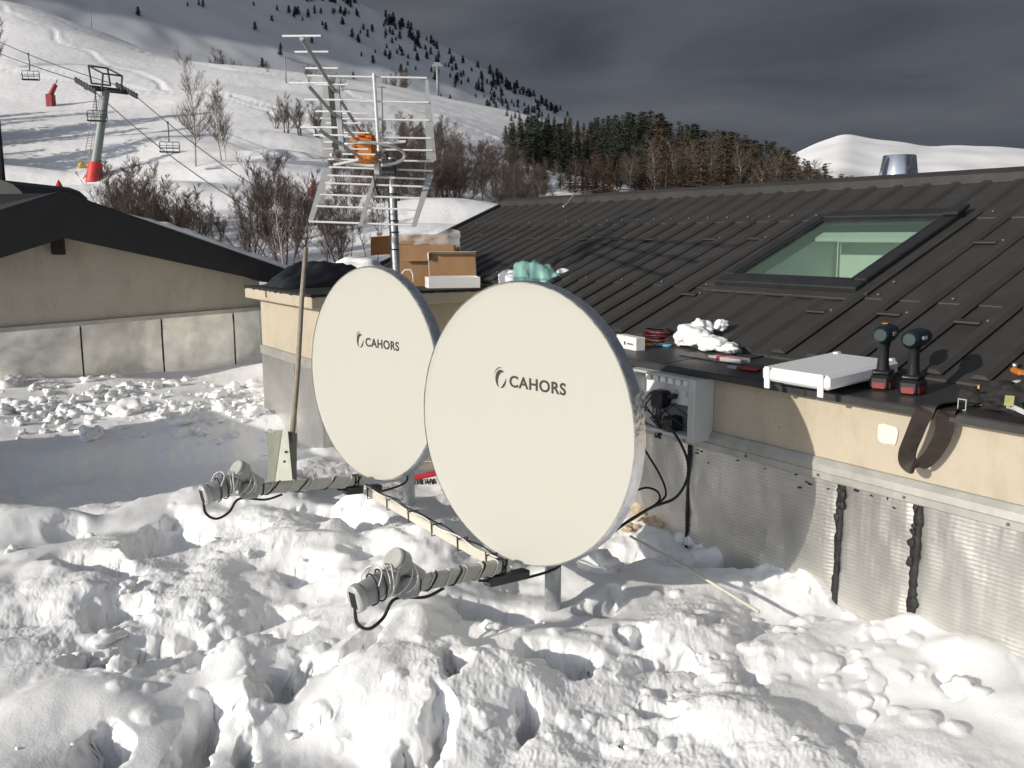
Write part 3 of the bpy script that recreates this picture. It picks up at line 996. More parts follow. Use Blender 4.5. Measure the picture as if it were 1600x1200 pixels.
k = 0
for px, py, sz in [(18, 617, .10), (28, 612, .08), (152, 626, .10), (185, 627, .075), (270, 612, .06), (246, 615, .05), (146, 684, .075), (140, 690, .06), (205, 620, .04), (365, 614, .055), (398, 612, .07), (140, 609, .05), (62, 605, .04), (100, 640, .05), (30, 640, .07), (60, 634, .06),
                   (255, 662, .06), (290, 673, .06), (350, 655, .06), (120, 655, .05), (200, 655, .09), (380, 650, .06), (165, 990, .04), (160, 1005, .035), (245, 1000, .045), (200, 930, .035), (1505, 1113, .045),
                   (1135, 905, .05), (1160, 900, .06), (1165, 905, .03), (770, 1010, .03), (1330, 905, .03), (560, 955, .03), (940, 905, .07), (185, 1055, .04), (1080, 860, .07), (1100, 870, .08)]:
    k += 1
    clod(px, py, sz, k)
for _ in range(240):
    px, py = rnd.uniform(0, 428), 645 + rnd.gauss(0, 24)
    if 600 < py < 692:
        k += 1
        clod(px, py, abs(rnd.gauss(0, 0.022)) + 0.010, k)
for _ in range(60):
    px, py = rnd.uniform(0, 1560), rnd.uniform(800, 1195)
    if py > 640 + 0.36 * (px - 950) + 260 or px < 950:
        k += 1
        clod(px, py, abs(rnd.gauss(0, 0.008)) + 0.004, k)
cl.build('snow_crumbs', M['snow'], smooth=True)
tag(bpy.data.objects['snow_crumbs'], 'loose crumbs and clods of snow scattered over the roof snow', 'snow', kind='stuff')

# ------------------------------------------------------------------ right-hand building
B = empty('workshop_building', (0, 0, 0), TH, 'building with dark ribbed metal roof, skylight and beige concrete wall lined with foil', 'building')
ROOF_T = 0.42


def roof_z(x):
    return -0.52 + ROOF_T * (x - 3.0)


def w2roof(px, py):
    r = ray(px, py)
    t = (-0.52 - 3.0 * ROOF_T) / (r.z - ROOF_T * r.dot(BD))
    return w2loc(r * t)


YN, YM, YE = -1.6, 4.70, 7.55          # near end, end of the low wall, far end
wall = MB()
wall.box((2.70, YN, -1.95), (2.95, YM - .25, -0.572))
wall.build('wall', M['concrete'], B)
MB().box((2.951, YM - 0.45, -1.95), (3.5, YM - 0.252, -0.572)).build('wall', M['concrete'], B)
MB().box((3.5, YM, -1.95), (3.75, YE, -0.335)).build('wall', M['concrete'], B)
# mortar patch
mp = MB()
pts = []
rp_ = random.Random(5)
for i in range(18):
    a_ = 2 * math.pi * i / 18
    ex = abs(math.cos(a_)) ** 0.45 * math.copysign(1, math.cos(a_))
    ey = abs(math.sin(a_)) ** 0.45 * math.copysign(1, math.sin(a_))
    pts.append((0.036 * ex + rp_.uniform(-.003, .003), 0.033 * ey + rp_.uniform(-.003, .003)))
mp.prism(pts, Matrix(((0, 0, -1, 2.7), (1, 0, 0, 1.753), (0, 1, 0, -0.657), (0, 0, 0, 1))), 0.001, 0.006)
mp.build('mortar_patch', M['patch'], B)
# foil sheets with bitumen joints
for y0, y1 in [(YN, 1.603), (1.629, 1.902), (1.926, 2.660), (2.676, 3.3), (3.31, YM - .25)]:
    f_ = MB()
    n_, m_ = max(2, int((y1 - y0) / 0.02)), 30
    vs, fs = [], []
    for i in range(n_ + 1):
        for j in range(m_ + 1):
            yy = y0 + (y1 - y0) * i / n_
            zz = -1.95 + (1.95 - 0.868) * j / m_
            bulge = 0.008 * float(noise2(yy * 5, zz * 2.2)) + 0.005 * float(noise2(yy * 14, zz * 9)) + 0.003 * float(noise2(yy * 31, zz * 5))
            edge = 0.004 if i in (0, n_) else 0
            vs.append((2.686 + bulge + edge, yy, zz))
    for i in range(n_):
        for j in range(m_):
            a_ = i * (m_ + 1) + j
            fs.append((a_, a_ + 1, a_ + m_ + 2, a_ + m_ + 1))
    f_.poly(vs, fs)
    f_.build('foil_sheet', M['foil'], B, smooth=True)
for yc, w_ in [(1.616, 0.016), (1.914, 0.013), (2.668, 0.006), (3.305, 0.006)]:
    t_ = MB()
    zz = -0.868
    r_ = random.Random(int(yc * 100))
    pl, prr = [], []
    while zz > -1.6:
        pl.append((2.684, yc - w_ * r_.uniform(.6, 1.25), zz))
        prr.append((2.684, yc + w_ * r_.uniform(.6, 1.25), zz))
        zz -= 0.016
    n_ = len(pl)
    back = [(2.699, p[1], p[2]) for p in pl + prr]
    v_ = pl + prr + back
    fs = []
    for i in range(n_ - 1):
        fs += [(i, i + 1, n_ + i + 1, n_ + i), (i, 2 * n_ + i, 2 * n_ + i + 1, i + 1), (n_ + i, n_ + i + 1, 3 * n_ + i + 1, 3 * n_ + i)]
    t_.poly(v_, fs)
    for _ in range(7):
        t_.blob((2.683, yc + r_.uniform(-w_, w_), -0.88 - r_.random() ** 2 * 0.5), (0.004, r_.uniform(.006, .014) * (w_ / .014), r_.uniform(.006, .02)), r_.randint(0, 99), .3, 1)
    t_.build('bitumen_joint', M['tar'], B, smooth=True)
spl = MB()
r_ = random.Random(21)
for _ in range(11):
    spl.blob((2.6835, r_.uniform(1.95, 2.62), -0.876 - r_.random() ** 3 * 0.05), (0.003, r_.uniform(.003, .010), r_.uniform(.0015, .004)), r_.randint(0, 99), .4, 1)
for _ in range(5):
    spl.blob((2.6835, r_.uniform(1.62, 1.9), -0.874 - r_.random() ** 3 * 0.03), (0.003, r_.uniform(.003, .01), r_.uniform(.002, .006)), r_.randint(0, 99), .4, 1)
spl.build('bitumen_splash', M['tar'], B, smooth=True)
# flashing strip over the foil
fl = MB()
prof = [(2.7, -0.790), (2.690, -0.792), (2.676, -0.812), (2.673, -0.836), (2.669, -0.838), (2.669, -0.862), (2.674, -0.866), (2.7, -0.866)]
y0 = YN
fl.prism([(p[0], p[1]) for p in prof], Matrix(((1, 0, 0, 0), (0, 0, 1, 0), (0, 1, 0, 0), (0, 0, 0, 1))), YN, YM - .25)
fl.build('flashing_strip', M['flash'], B)
sc_ = MB()
for y_ in np.arange(-1.4, 3.9, 0.34):
    sc_.lathe([(0.006, 0), (0.005, 0.003)], Matrix.Translation((2.6675, y_, -0.85)) @ Matrix.Rotation(R(-90), 4, 'Y'), 8)
sc_.build('screws', M['screw'], B)
# ledge (sheet metal capping) in sheets
for i, (y0, y1) in enumerate([(YN, 0.55), (0.552, 2.05), (2.052, 2.80), (2.802, YM - .25)]):
    dz = 0.0012 * (i % 2)
    lg = MB()
    pr = [(2.640, -0.566), (2.638, -0.543 + dz), (2.644, -0.538 + dz), (3.06, -0.512 + dz), (3.06, -0.53), (2.66, -0.566)]
    lg.prism(pr, Matrix(((1, 0, 0, 0), (0, 0, 1, 0), (0, 1, 0, 0), (0, 0, 0, 1))), y0, y1)
    lg.build('ledge_sheet', M['ledge'], B)


def ledge_z(x):
    return -0.538 + (x - 2.644) * 0.0625


# roof sheets
SKY_X, SKY_Y = (3.62, 4.45), (2.56, 3.39)


def sheet(x0, x1, y0, y1, lift):
    b_ = MB()
    z0, z1 = roof_z(x0) + lift, roof_z(x1) + lift
    b_.poly([(x0, y0, z0), (x1, y0, z1), (x1, y1, z1), (x0, y1, z0), (x0, y0, z0 - .012), (x1, y0, z1 - .012), (x1, y1, z1 - .012), (x0, y1, z0 - .012)],
            [(0, 1, 2, 3), (7, 6, 5, 4), (0, 4, 5, 1), (1, 5, 6, 2), (2, 6, 7, 3), (3, 7, 4, 0)])
    b_.build('roof_sheet', M['roof'], B)


RIB = 0.175
edges = [YN, -0.59, 0.46, 1.51, SKY_Y[0], SKY_Y[1], 4.0, YM, 6.2, YE]
for y0, y1 in zip(edges[:-1], edges[1:]):
    xa = 3.04 if y1 <= YM + 0.01 else 3.48
    sheet(xa, 3.60, y0, y1 - 0.003, 0.0)
    if not (y0 == SKY_Y[0]):
        sheet(3.58, 4.47, y0, y1 - 0.003, 0.005)
    else:
        sheet(3.58, SKY_X[0] + .02, y0, y1 - 0.003, 0.005)
    sheet(4.44, 5.0, y0, y1 - 0.003, 0.010)


def rib_mesh(x0, x1, lift):
    w1, w2, h = 0.036, 0.018, 0.015
    b_ = MB()
    v = []
    for x in (x0, x1):
        z = roof_z(x) + lift
        v += [(x, -w1, z), (x, -w2, z + h), (x, w2, z + h), (x, w1, z)]
    b_.poly(v, [(0, 4, 5, 1), (1, 5, 6, 2), (2, 6, 7, 3), (0, 1, 2, 3), (7, 6, 5, 4)])
    return b_


ribs = {}
y = YN + 0.1
while y < YE - 0.05:
    if SKY_Y[0] - 0.03 < y < SKY_Y[1] + 0.03:
        segs = [(3.05, SKY_X[0] - 0.02, .001), (4.47, 4.99, .011)]
    else:
        segs = [(3.05 if y < YM else 3.49, 4.99, .0105)]
    for sg in segs:
        if sg in ribs:
            part_copy(ribs[sg], B, (0, y, 0), 'roof_rib')
        else:
            ribs[sg] = rib_mesh(*sg).build('roof_rib', M['roof'], B)
            ribs[sg].location = (0, y, 0)
    y += RIB
# verge flashing at the far end, ridge capping, back slope
vg = MB()
vg.poly([(3.45, YE - .01, roof_z(3.45) - .10), (5.0, YE - .01, roof_z(5.0) - .10), (5.0, YE - .01, roof_z(5.0) + .04), (3.45, YE - .01, roof_z(3.45) + .04),
         (3.45, YE + .03, roof_z(3.45) - .10), (5.0, YE + .03, roof_z(5.0) - .10), (5.0, YE + .03, roof_z(5.0) + .04), (3.45, YE + .03, roof_z(3.45) + .04)],
        [(0, 1, 2, 3), (7, 6, 5, 4), (3, 2, 6, 7), (0, 4, 5, 1), (1, 5, 6, 2), (0, 3, 7, 4)])
vg.build('verge_flashing', M['roof'], B)
rc = MB()
rc.prism([(4.90, 0.290), (4.895, 0.338), (4.93, 0.352), (5.0, 0.372), (5.10, 0.338), (5.10, 0.29)], Matrix(((1, 0, 0, 0), (0, 0, 1, 0), (0, 1, 0, 0), (0, 0, 0, 1))), YN, YE + .02)
rc.build('ridge_cap', M['roof'], B)
bk = MB()
bk.poly([(5.05, YN, 0.315), (7.2, YN, -0.58), (7.2, YE, -0.58), (5.05, YE, 0.315), (5.05, YN, 0.30), (7.2, YN, -0.60), (7.2, YE, -0.60), (5.05, YE, 0.30)],
        [(0, 1, 2, 3), (7, 6, 5, 4), (0, 4, 5, 1), (1, 5, 6, 2), (2, 6, 7, 3), (3, 7, 4, 0)])
bk.build('roof_sheet', M['roof'], B)
ge = MB()
ge.poly([(3.76, YE - .05, -1.95), (7.0, YE - .05, -1.95), (7.0, YE - .05, -0.6), (5.0, YE - .05, 0.27), (3.76, YE - .05, roof_z(3.76) - .03)], [(0, 1, 2, 3, 4)])
ge.build('gable_wall', M['concrete_grey'], B)
MB().box((6.9, YN, -1.95), (7.0, YE - .06, -.62)).build('wall', M['concrete_grey'], B)
hk = MB()
p = w2roof(890, 332)
zz = roof_z(p.x)
hk.tube([(p.x - .05, p.y, zz + .03), (p.x - .07, p.y, zz + .05), (p.x - .04, p.y, zz + .06), (p.x + .05, p.y, zz + .16), (p.x + .25, p.y - .1, zz + .2)], 0.006, 6)
hk.build('roof_hook', M['galv'], B, smooth=True)
# snow stops and screws
stop0 = None
for px, py in [(1117, 378), (1172, 377), (1522, 384), (1412, 498), (1540, 512), (1062, 463), (797, 375), (840, 376), (882, 376), (925, 377), (970, 378), (1018, 378), (752, 371), (1255, 490)]:
    p = w2roof(px, py)
    yy = YN + 0.1 + (math.floor((p.y - YN - 0.1) / RIB) + 0.5) * RIB
    pos = (p.x, yy, roof_z(p.x) + 0.012)
    if stop0 is None:
        s_ = MB().box((-0.016, -0.056, 0), (0.016, 0.056, 0.012), Matrix.Rotation(-math.atan(ROOF_T), 4, 'Y'), bev=0.006)
        stop0 = s_.build('snow_stop', M['stop'], B)
        sb = MB().lathe([(0.008, 0.0), (0.008, 0.004), (0.005, 0.007)], Matrix.Translation((0.006, -0.075, 0.012)), 8)
        st_screw = sb.build('screw', M['screw'], stop0)
        stop0.location = pos
    else:
        c_ = part_copy(stop0, B, pos)
        part_copy(st_screw, c_, (0, 0, 0))
sw = []
for row_x, lift in ((3.605, .012), (4.50, .017)):
    y = YN + 0.1 + RIB / 2
    while y < YE - .1:
        if not (y > YM and row_x < 3.6):
            sw.append((row_x, y, roof_z(row_x) + lift))
        y += RIB * (1 if row_x > 4 and y > 2 else 2)
for px, py in [(1397, 444), (1195, 375), (1132, 375)]:
    p = w2roof(px, py)
    sw.append((p.x, p.y, roof_z(p.x) + .012))
s0 = None
for q in sw:
    if s0 is None:
        s0 = MB().lathe([(0.008, -0.006), (0.007, 0.001), (0.004, 0.004)], None, 8).build('roof_screw', M['screw'], B, smooth=True)
        s0.location = q
    else:
        part_copy(s0, B, q)

# skylight
wx0, wx1, wy0, wy1 = SKY_X[0], SKY_X[1], SKY_Y[0], SKY_Y[1]
RM = Matrix.Translation((wx0, wy0, roof_z(wx0))) @ Matrix.Rotation(-math.atan(ROOF_T), 4, 'Y')
SL = (wx1 - wx0) / math.cos(math.atan(ROOF_T))
SW = wy1 - wy0
sk = MB()
sk.box((-0.03, -0.02, -0.05), (0.054, SW + .02, 0.046), RM, bev=0.006)
sky_o = sk.build('skylight', M['black_frame'], B)
for nm, lo, hi in [('frame_side', (0.055, -0.02, -0.05), (SL, 0.050, 0.050)), ('frame_side', (0.055, SW - 0.050, -0.05), (SL, SW + .02, 0.050)), ('frame_top', (SL - 0.07, 0.051, -0.05), (SL + .02, SW - 0.051, 0.056)),
                   ('frame_cap', (SL - 0.09, -0.032, 0.051), (SL + .03, 0.050, 0.072))]:
    MB().box(lo, hi, RM, bev=0.006).build(nm, M['black_frame'], sky_o)
for lo, hi in [((-0.09, -0.05, 0.006), (-0.03, SW + .05, 0.02)), ((-0.03, -0.075, 0.006), (SL + .05, -0.02, 0.02)), ((-0.03, SW + .02, 0.006), (SL + .05, SW + .075, 0.02)), ((SL + .02, -0.02, 0.006), (SL + .08, SW + .02, 0.022))]:
    MB().box(lo, hi, RM, bev=0.003).build('apron_flashing', M['roof'], sky_o)
for lo, hi in [((0.055, 0.055, 0.01), (0.075, SW - .055, 0.045)), ((SL - .095, 0.055, 0.01), (SL - .07, SW - .055, 0.045)), ((0.075, 0.055, 0.01), (SL - .095, 0.07, 0.045)), ((0.075, SW - .07, 0.01), (SL - .095, SW - .055, 0.045))]:
    MB().box(lo, hi, RM).build('sash', M['black_frame'], sky_o)
MB().box((0.07, 0.065, 0.022), (SL - .09, SW - .065, 0.03), RM).build('pane', M['glass'], sky_o)
sh = MB()
zb = -0.95
a0, a1, b0, b1 = wx0 + .03, wx1 + .06, wy0 + .035, wy1 - .035
t0, t1 = roof_z(a0) - .01, roof_z(a1) - .02
v = [(a0, b0, zb), (a1, b0, zb), (a1, b1, zb), (a0, b1, zb), (a0, b0, t0), (a1, b0, t1), (a1, b1, t1), (a0, b1, t0)]
sh.poly(v, [(0, 1, 2, 3), (0, 4, 5, 1), (1, 5, 6, 2), (2, 6, 7, 3), (3, 7, 4, 0)])
sh.build('shaft_lining', M['white_wall'], sky_o)
MB().box((SL - .2, 0.075, -0.04), (SL - .12, SW - .075, -0.02), RM).build('inner_rail', M['white_wall'], sky_o)

# chimney flue behind the ridge
ch = empty('metal_flue', at(1402, 300, 6.75), 0, 'polished steel flue cowl rising behind the roof ridge', 'chimney')
fl_ = MB()
fl_.lathe([(0.142, -0.35), (0.142, 0.05), (0.140, 0.10), (0.116, 0.262), (0.112, 0.268), (0.104, 0.262), (0.104, 0.10)], None, 48, cap=False)
fl_.build('cowl', M['chrome'], ch, smooth=True, auto=30)
MB().lathe([(0.144, 0.035), (0.1465, 0.04), (0.1465, 0.05), (0.144, 0.055)], None, 48, cap=False).build('clamp_ring', M['chrome'], ch, smooth=True)
MB().lathe([(0.103, 0.10), (0.103, 0.11)], None, 32).build('inner_liner', M['steel_dark'], ch)

# ------------------------------------------------------------------ concrete block (roof exit) in the middle
K = empty('concrete_block', (0, 0, 0), TH, 'low concrete block with bitumen-edged slab on top, behind the rear dish', 'roof block')
KX0, KX1, KY0, KY1 = 2.08, 3.52, 5.38, 6.72
MB().box((KX0 + .09, KY0 + .09, -1.95), (KX1, KY1 - .08, -0.452)).build('wall', M['concrete'], K)
MB().box((KX0, KY0, -0.450), (KX1, KY1, -0.372), bev=0.006).build('cap_slab', M['concrete'], K)
tr_ = MB()
tr_.box((KX0 - .004, KY0 - .004, -0.374), (KX1, KY1 + .004, -0.358))
r_ = random.Random(9)
for side in (0, 1):
    L_ = (KY1 - KY0) if side == 0 else (KX1 - KX0)
    u = 0.0
    while u < L_ - .02:
        w_ = r_.uniform(.01, .035)
        h_ = r_.uniform(.004, .018)
        if r_.random() < .04:
            h_, w_ = r_.uniform(.04, .06), .008
        if side == 0:
            tr_.box((KX0 - .006, KY0 + u, -0.362 - h_), (KX0 + .001, KY0 + u + w_, -0.36))
        else:
            tr_.box((KX0 + u, KY0 - .006, -0.362 - h_), (KX0 + u + w_, KY0 + .001, -0.36))
        u += w_ * r_.uniform(.7, 1.3)
tr_.build('bitumen_top', M['tar'], K)
for lo, hi in [((KX0 + .076, KY0 + .075, -1.95), (KX0 + .088, KY0 + .55, -0.86)), ((KX0 + .076, KY0 + .56, -1.95), (KX0 + .088, KY1 - .10, -0.86))]:
    MB().box(lo, hi).build('foil_sheet', M['foil'], K)
MB().box((KX0 + .09, KY0 + .075, -1.95), (KX1, KY0 + .088, -0.90)).build('foil_sheet', M['foil'], K)
MB().box((KX0 + .068, KY0 + .070, -0.862), (KX0 + .089, KY1 - .09, -0.80)).build('flashing_strip', M['flash'], K)
MB().box((KX0 + .089, KY0 + .068, -0.902), (KX1, KY0 + .089, -0.84)).build('flashing_strip', M['flash'], K)
# link wall between block and gable house
def slanted(name, p0, p1, z0, z1, th_, m_):
    a2, b2 = Vector((p0[0], p0[1], 0)), Vector((p1[0], p1[1], 0))
    n2 = Vector((-(b2 - a2).y, (b2 - a2).x, 0)).normalized() * -th_
    q_ = [a2, b2, b2 + n2, a2 + n2]
    MB().poly([(p_.x, p_.y, z0) for p_ in q_] + [(p_.x, p_.y, z1) for p_ in q_], [(0, 1, 2, 3), (7, 6, 5, 4)] + [(i, (i + 1) % 4, 4 + (i + 1) % 4, 4 + i) for i in range(4)]).build(name, m_, K)


# ------------------------------------------------------------------ gable house on the left
GA = R(35.5)
GE = Vector((math.cos(GA), math.sin(GA), 0))
GN = Vector((math.sin(GA), -math.cos(GA), 0))       # out of the gable wall


def on_gable(px, py, off):
    """point of the gable plane (moved out by off) seen at that pixel"""
    p0 = Vector((-4.57, 7.97, 0)) + GN * off
    r = ray(px, py)
    return r * (p0.dot(GN) / r.dot(GN))


GO = on_gable(389, 480, 0)
G_STRIP = (on_gable(0, 512, 0).z, GO.z)               # the foil upstand rises a little to the right
GO.z = 0
G = empty('gable_house', GO, GA, 'gabled building with thick black verge boards and dull foil skirting', 'building')


def gl(px, py, off=0.3):
    p = on_gable(px, py, off)
    return (p - GO).dot(GE), p.z


GX, GZ = gl(95, 298)
_xe, _ze = gl(460, 425)
GS = (GZ - _ze) / (_xe - GX)
XE = _xe
SX0 = gl(0, 512, 0)[0]
strip_z = lambda x: G_STRIP[1] + (G_STRIP[0] - G_STRIP[1]) * x / SX0
GXL = -3.6
gw = MB()
gw.poly([(GXL, 0, -1.95), (0.12, 0, -1.95), (0.12, 0, GZ - GS * (0.12 - GX) - .2), (GX, 0, GZ - .2), (GXL, 0, GZ - GS * (GX - GXL) - .2),
         (GXL, .25, -1.95), (0.12, .25, -1.95), (0.12, .25, GZ - GS * (0.12 - GX) - .2), (GX, .25, GZ - .2), (GXL, .25, GZ - GS * (GX - GXL) - .2)],
        [(0, 1, 2, 3, 4), (9, 8, 7, 6, 5), (1, 6, 7, 2), (0, 4, 9, 5), (0, 5, 6, 1)])
gw.build('wall', M['concrete_grey'], G)
xs = [GXL, gl(127, 540, 0)[0], gl(253, 530, 0)[0], gl(365, 520, 0)[0], 0.11]
for i in range(len(xs) - 1):
    x0, x1 = xs[i] + .008, xs[i + 1] - .008
    f_ = MB()
    n_, m_ = max(3, int((x1 - x0) / .04)), 16
    vs, fs = [], []
    for a_ in range(n_ + 1):
        for b_ in range(m_ + 1):
            xx = x0 + (x1 - x0) * a_ / n_
            zt = strip_z(xx) - .035
            zz = -1.7 + (1.7 + zt) * b_ / m_
            vs.append((xx, -0.018 + 0.010 * float(noise2(xx * 3 + i, zz * 3)) + .006 * float(noise2(xx * 11, zz * 9)), zz))
    for a_ in range(n_):
        for b_ in range(m_):
            q = a_ * (m_ + 1) + b_
            fs.append((q, q + m_ + 1, q + m_ + 2, q + 1))
    f_.poly(vs, fs)
    f_.build('foil_sheet', M['foil_pale'], G, smooth=True)
    if i:
        MB().box((xs[i] - .009, -0.016, -1.7), (xs[i] + .009, -0.002, strip_z(xs[i]) - .06)).build('bitumen_joint', M['tar'], G)
st_ = MB()
q_ = []
for xx in (GXL, 0.115):
    for yy, dz in ((-.045, -.04), (-.045, 0), (-.001, 0.006), (-.001, -.04)):
        q_.append((xx, yy, strip_z(xx) + dz))
st_.poly(q_, [(0, 1, 2, 3), (7, 6, 5, 4), (0, 4, 5, 1), (1, 5, 6, 2), (2, 6, 7, 3), (3, 7, 4, 0)])
st_.build('flashing_strip', M['flash'], G)
# verge boards, soffit and roof slopes
for sgn, xe in ((1, XE), (-1, GXL - .2)):
    ze = GZ - GS * abs(xe - GX)
    vb = MB()
    v = []
    for yy in (-0.30, -0.26):
        v += [(GX, yy, GZ), (xe, yy, ze), (xe, yy, ze - .16 if sgn > 0 else ze - .36), (GX, yy, GZ - .41)]
    vb.poly(v, [(0, 3, 2, 1), (4, 5, 6, 7), (0, 1, 5, 4), (1, 2, 6, 5), (2, 3, 7, 6), (3, 0, 4, 7)])
    vb.build('verge_board', M['fascia'], G)
    rs_ = MB()
    v = []
    for yy in (-0.259, 4.6):
        v += [(GX, yy, GZ), (xe, yy, ze), (xe, yy, ze - .14), (GX, yy, GZ - .2)]
    rs_.poly(v, [(0, 3, 2, 1), (4, 5, 6, 7), (0, 1, 5, 4), (1, 2, 6, 5), (2, 3, 7, 6)])
    rs_.build('roof_slope', M['fascia'], G)
sn = MB()
vs, fs = [], []
NI, NJ = 60, 26
for lay in (0, 1):
    for i in range(NI + 1):
        for j in range(NJ + 1):
            t = 0.25 + 0.745 * i / NI
            xx = GX + (XE - GX) * t
            yy = -0.285 + 4.7 * (j / NJ) ** 1.5
            hh = 0.0
            if lay == 0:
                hh = 0.050 * min(1, i / 14) * (0.6 if j == 0 or i == NI else 1) * (1 + .5 * float(noise2(xx * 2.5, yy * 2.5)) + .3 * float(noise2(xx * 9, yy * 9)))
            vs.append((xx, yy, GZ - GS * (xx - GX) + max(hh, 0.0) + (.002 if lay == 0 else -.004)))
N1 = (NI + 1) * (NJ + 1)
ix = lambda i, j, l: l * N1 + i * (NJ + 1) + j
for i in range(NI):
    for j in range(NJ):
        fs.append((ix(i, j, 0), ix(i + 1, j, 0), ix(i + 1, j + 1, 0), ix(i, j + 1, 0)))
        fs.append((ix(i, j + 1, 1), ix(i + 1, j + 1, 1), ix(i + 1, j, 1), ix(i, j, 1)))
for i in range(NI):
    for j in (0, NJ):
        q = (ix(i, j, 0), ix(i, j, 1), ix(i + 1, j, 1), ix(i + 1, j, 0))
        fs.append(q if j == 0 else q[::-1])
for j in range(NJ):
    for i in (0, NI):
        q = (ix(i, j, 0), ix(i, j + 1, 0), ix(i, j + 1, 1), ix(i, j, 1))
        fs.append(q if i == 0 else q[::-1])
sn.poly(vs, fs).build('roof_snow', M['snow'], G, smooth=True)
bx0, bz0 = gl(103, 398, 0.2)
bx1 = gl(86, 398, 0.2)[0]
MB().box((bx1, -0.20, bz0), (bx0, 0.05, GZ - .30), bev=.004).build('beam_end', M['wood_dark'], G)
MB().box((bx1 - .12, -0.006, bz0 - .06), (bx0 + .12, -0.001, GZ - .38)).build('beam_mortar', M['concrete_grey'], G)

# wall linking the concrete block with the gable house
lk = w2loc(GO + GE * 0.12)
slanted('link_wall', (2.45, 6.66), (lk.x + .02, lk.y + .1), -1.95, -0.56, 0.2, M['concrete_grey'])
mid_ = ((2.435 + lk.x) / 2, (6.66 + lk.y) / 2)
slanted('foil_sheet', (2.435, 6.66), (mid_[0] - .013, mid_[1] - .01), -1.95, -0.74, 0.012, M['foil_pale'])
slanted('foil_sheet', (mid_[0] - .010, mid_[1] + .02), (lk.x - .015, lk.y + .02), -1.95, -0.74, 0.012, M['foil_pale'])

# dark roofs further left, behind the gable
DR = empty('dark_roof_shed', at(-20, 330, 13), R(20), 'dark sheet roof of a shed behind the gable, at the left edge', 'building')
d_ = MB()
P0 = [at(-260, 306, 12.6), at(98, 302, 12.6), at(86, 335, 11.2), at(-260, 352, 11.2)]
d_.poly([p_ for p_ in P0] + [p_ - Vector((0, 0, .12)) for p_ in P0], [(3, 2, 1, 0), (4, 5, 6, 7), (0, 1, 5, 4), (1, 2, 6, 5), (2, 3, 7, 6), (3, 0, 4, 7)])
d_.build('roof', M['fascia'], DR, world=True)
d_ = MB()
P0 = [at(-260, 330, 12.0), at(70, 330, 12.0)]
d_.poly([P0[0], P0[1], P0[1] - Vector((0, 0, 3)), P0[0] - Vector((0, 0, 3))], [(0, 1, 2, 3)])
d_.build('wall', M['concrete_grey'], DR, world=True)
DH = empty('dark_hut', at(-10, 300, 17), 0, 'black hut top with rounded roof edge at the far left', 'hut')
d_ = MB()
c0 = at(-40, 292, 17)
d_.box((c0.x - 2, c0.y - .3, c0.z - 3), (at(28, 300, 17).x - .12, c0.y + 2.2, at(0, 296, 17).z), bev=.05)
d_.build('body', M['fascia'], DH, world=True)
d_ = MB()
pts = [at(-180, 275, 16.6), at(2, 281, 16.6), at(20, 288, 16.6), at(34, 300, 16.6), at(34, 305, 16.6), at(-180, 305, 16.6)]
d_.poly(pts + [p_ + Vector((0, 2.6, 0)) for p_ in pts], [(0, 1, 2, 3, 4, 5)[::-1], (6, 7, 8, 9, 10, 11)] + [(i, (i + 1) % 6, 6 + (i + 1) % 6, 6 + i) for i in range(6)])
d_.build('roof', M['fascia'], DH, world=True)
DP = MB()
p0, p1 = at(3, 300, 17.5), at(-4, 186, 17.5)
DP.tube([p0 - Vector((0, 0, 2)), p0, p1], [0.09, 0.085, 0.05], 8)
tag(DP.build('dark_post', M['fascia'], None), 'tapering black post standing at the left edge of the picture', 'post')

# unseen block added left of the frame to throw a shadow across the snow
V = empty('shadow_block', (-4.05, 4.52, -1.4), SUN_AZ, 'unseen concrete block added on the left to shade the snow', 'shadow block')
MB().box((-0.25, -0.66, -0.5), (0.25, 0.70, 0.82), bev=.01).build('body', M['concrete_grey'], V)
MB().box((-0.31, -0.71, 0.821), (0.31, 0.75, 0.90), bev=.01).build('cap_slab', M['concrete'], V)

# ------------------------------------------------------------------ satellite dishes
def spline(P, n=8):
    P = [Vector(p_) for p_ in P]
    out = []
    for i in range(len(P) - 1):
        p0, p1, p2, p3 = P[max(i - 1, 0)], P[i], P[i + 1], P[min(i + 2, len(P) - 1)]
        for s_ in range(n):
            t = s_ / n
            out.append(0.5 * ((2 * p1) + (p2 - p0) * t + (2 * p0 - 5 * p1 + 4 * p2 - p3) * t * t + (3 * p1 - p0 - 3 * p2 + p3) * t ** 3))
    out.append(P[-1])
    return out


NV = Vector((-0.672, -0.740, 0.0)).normalized()


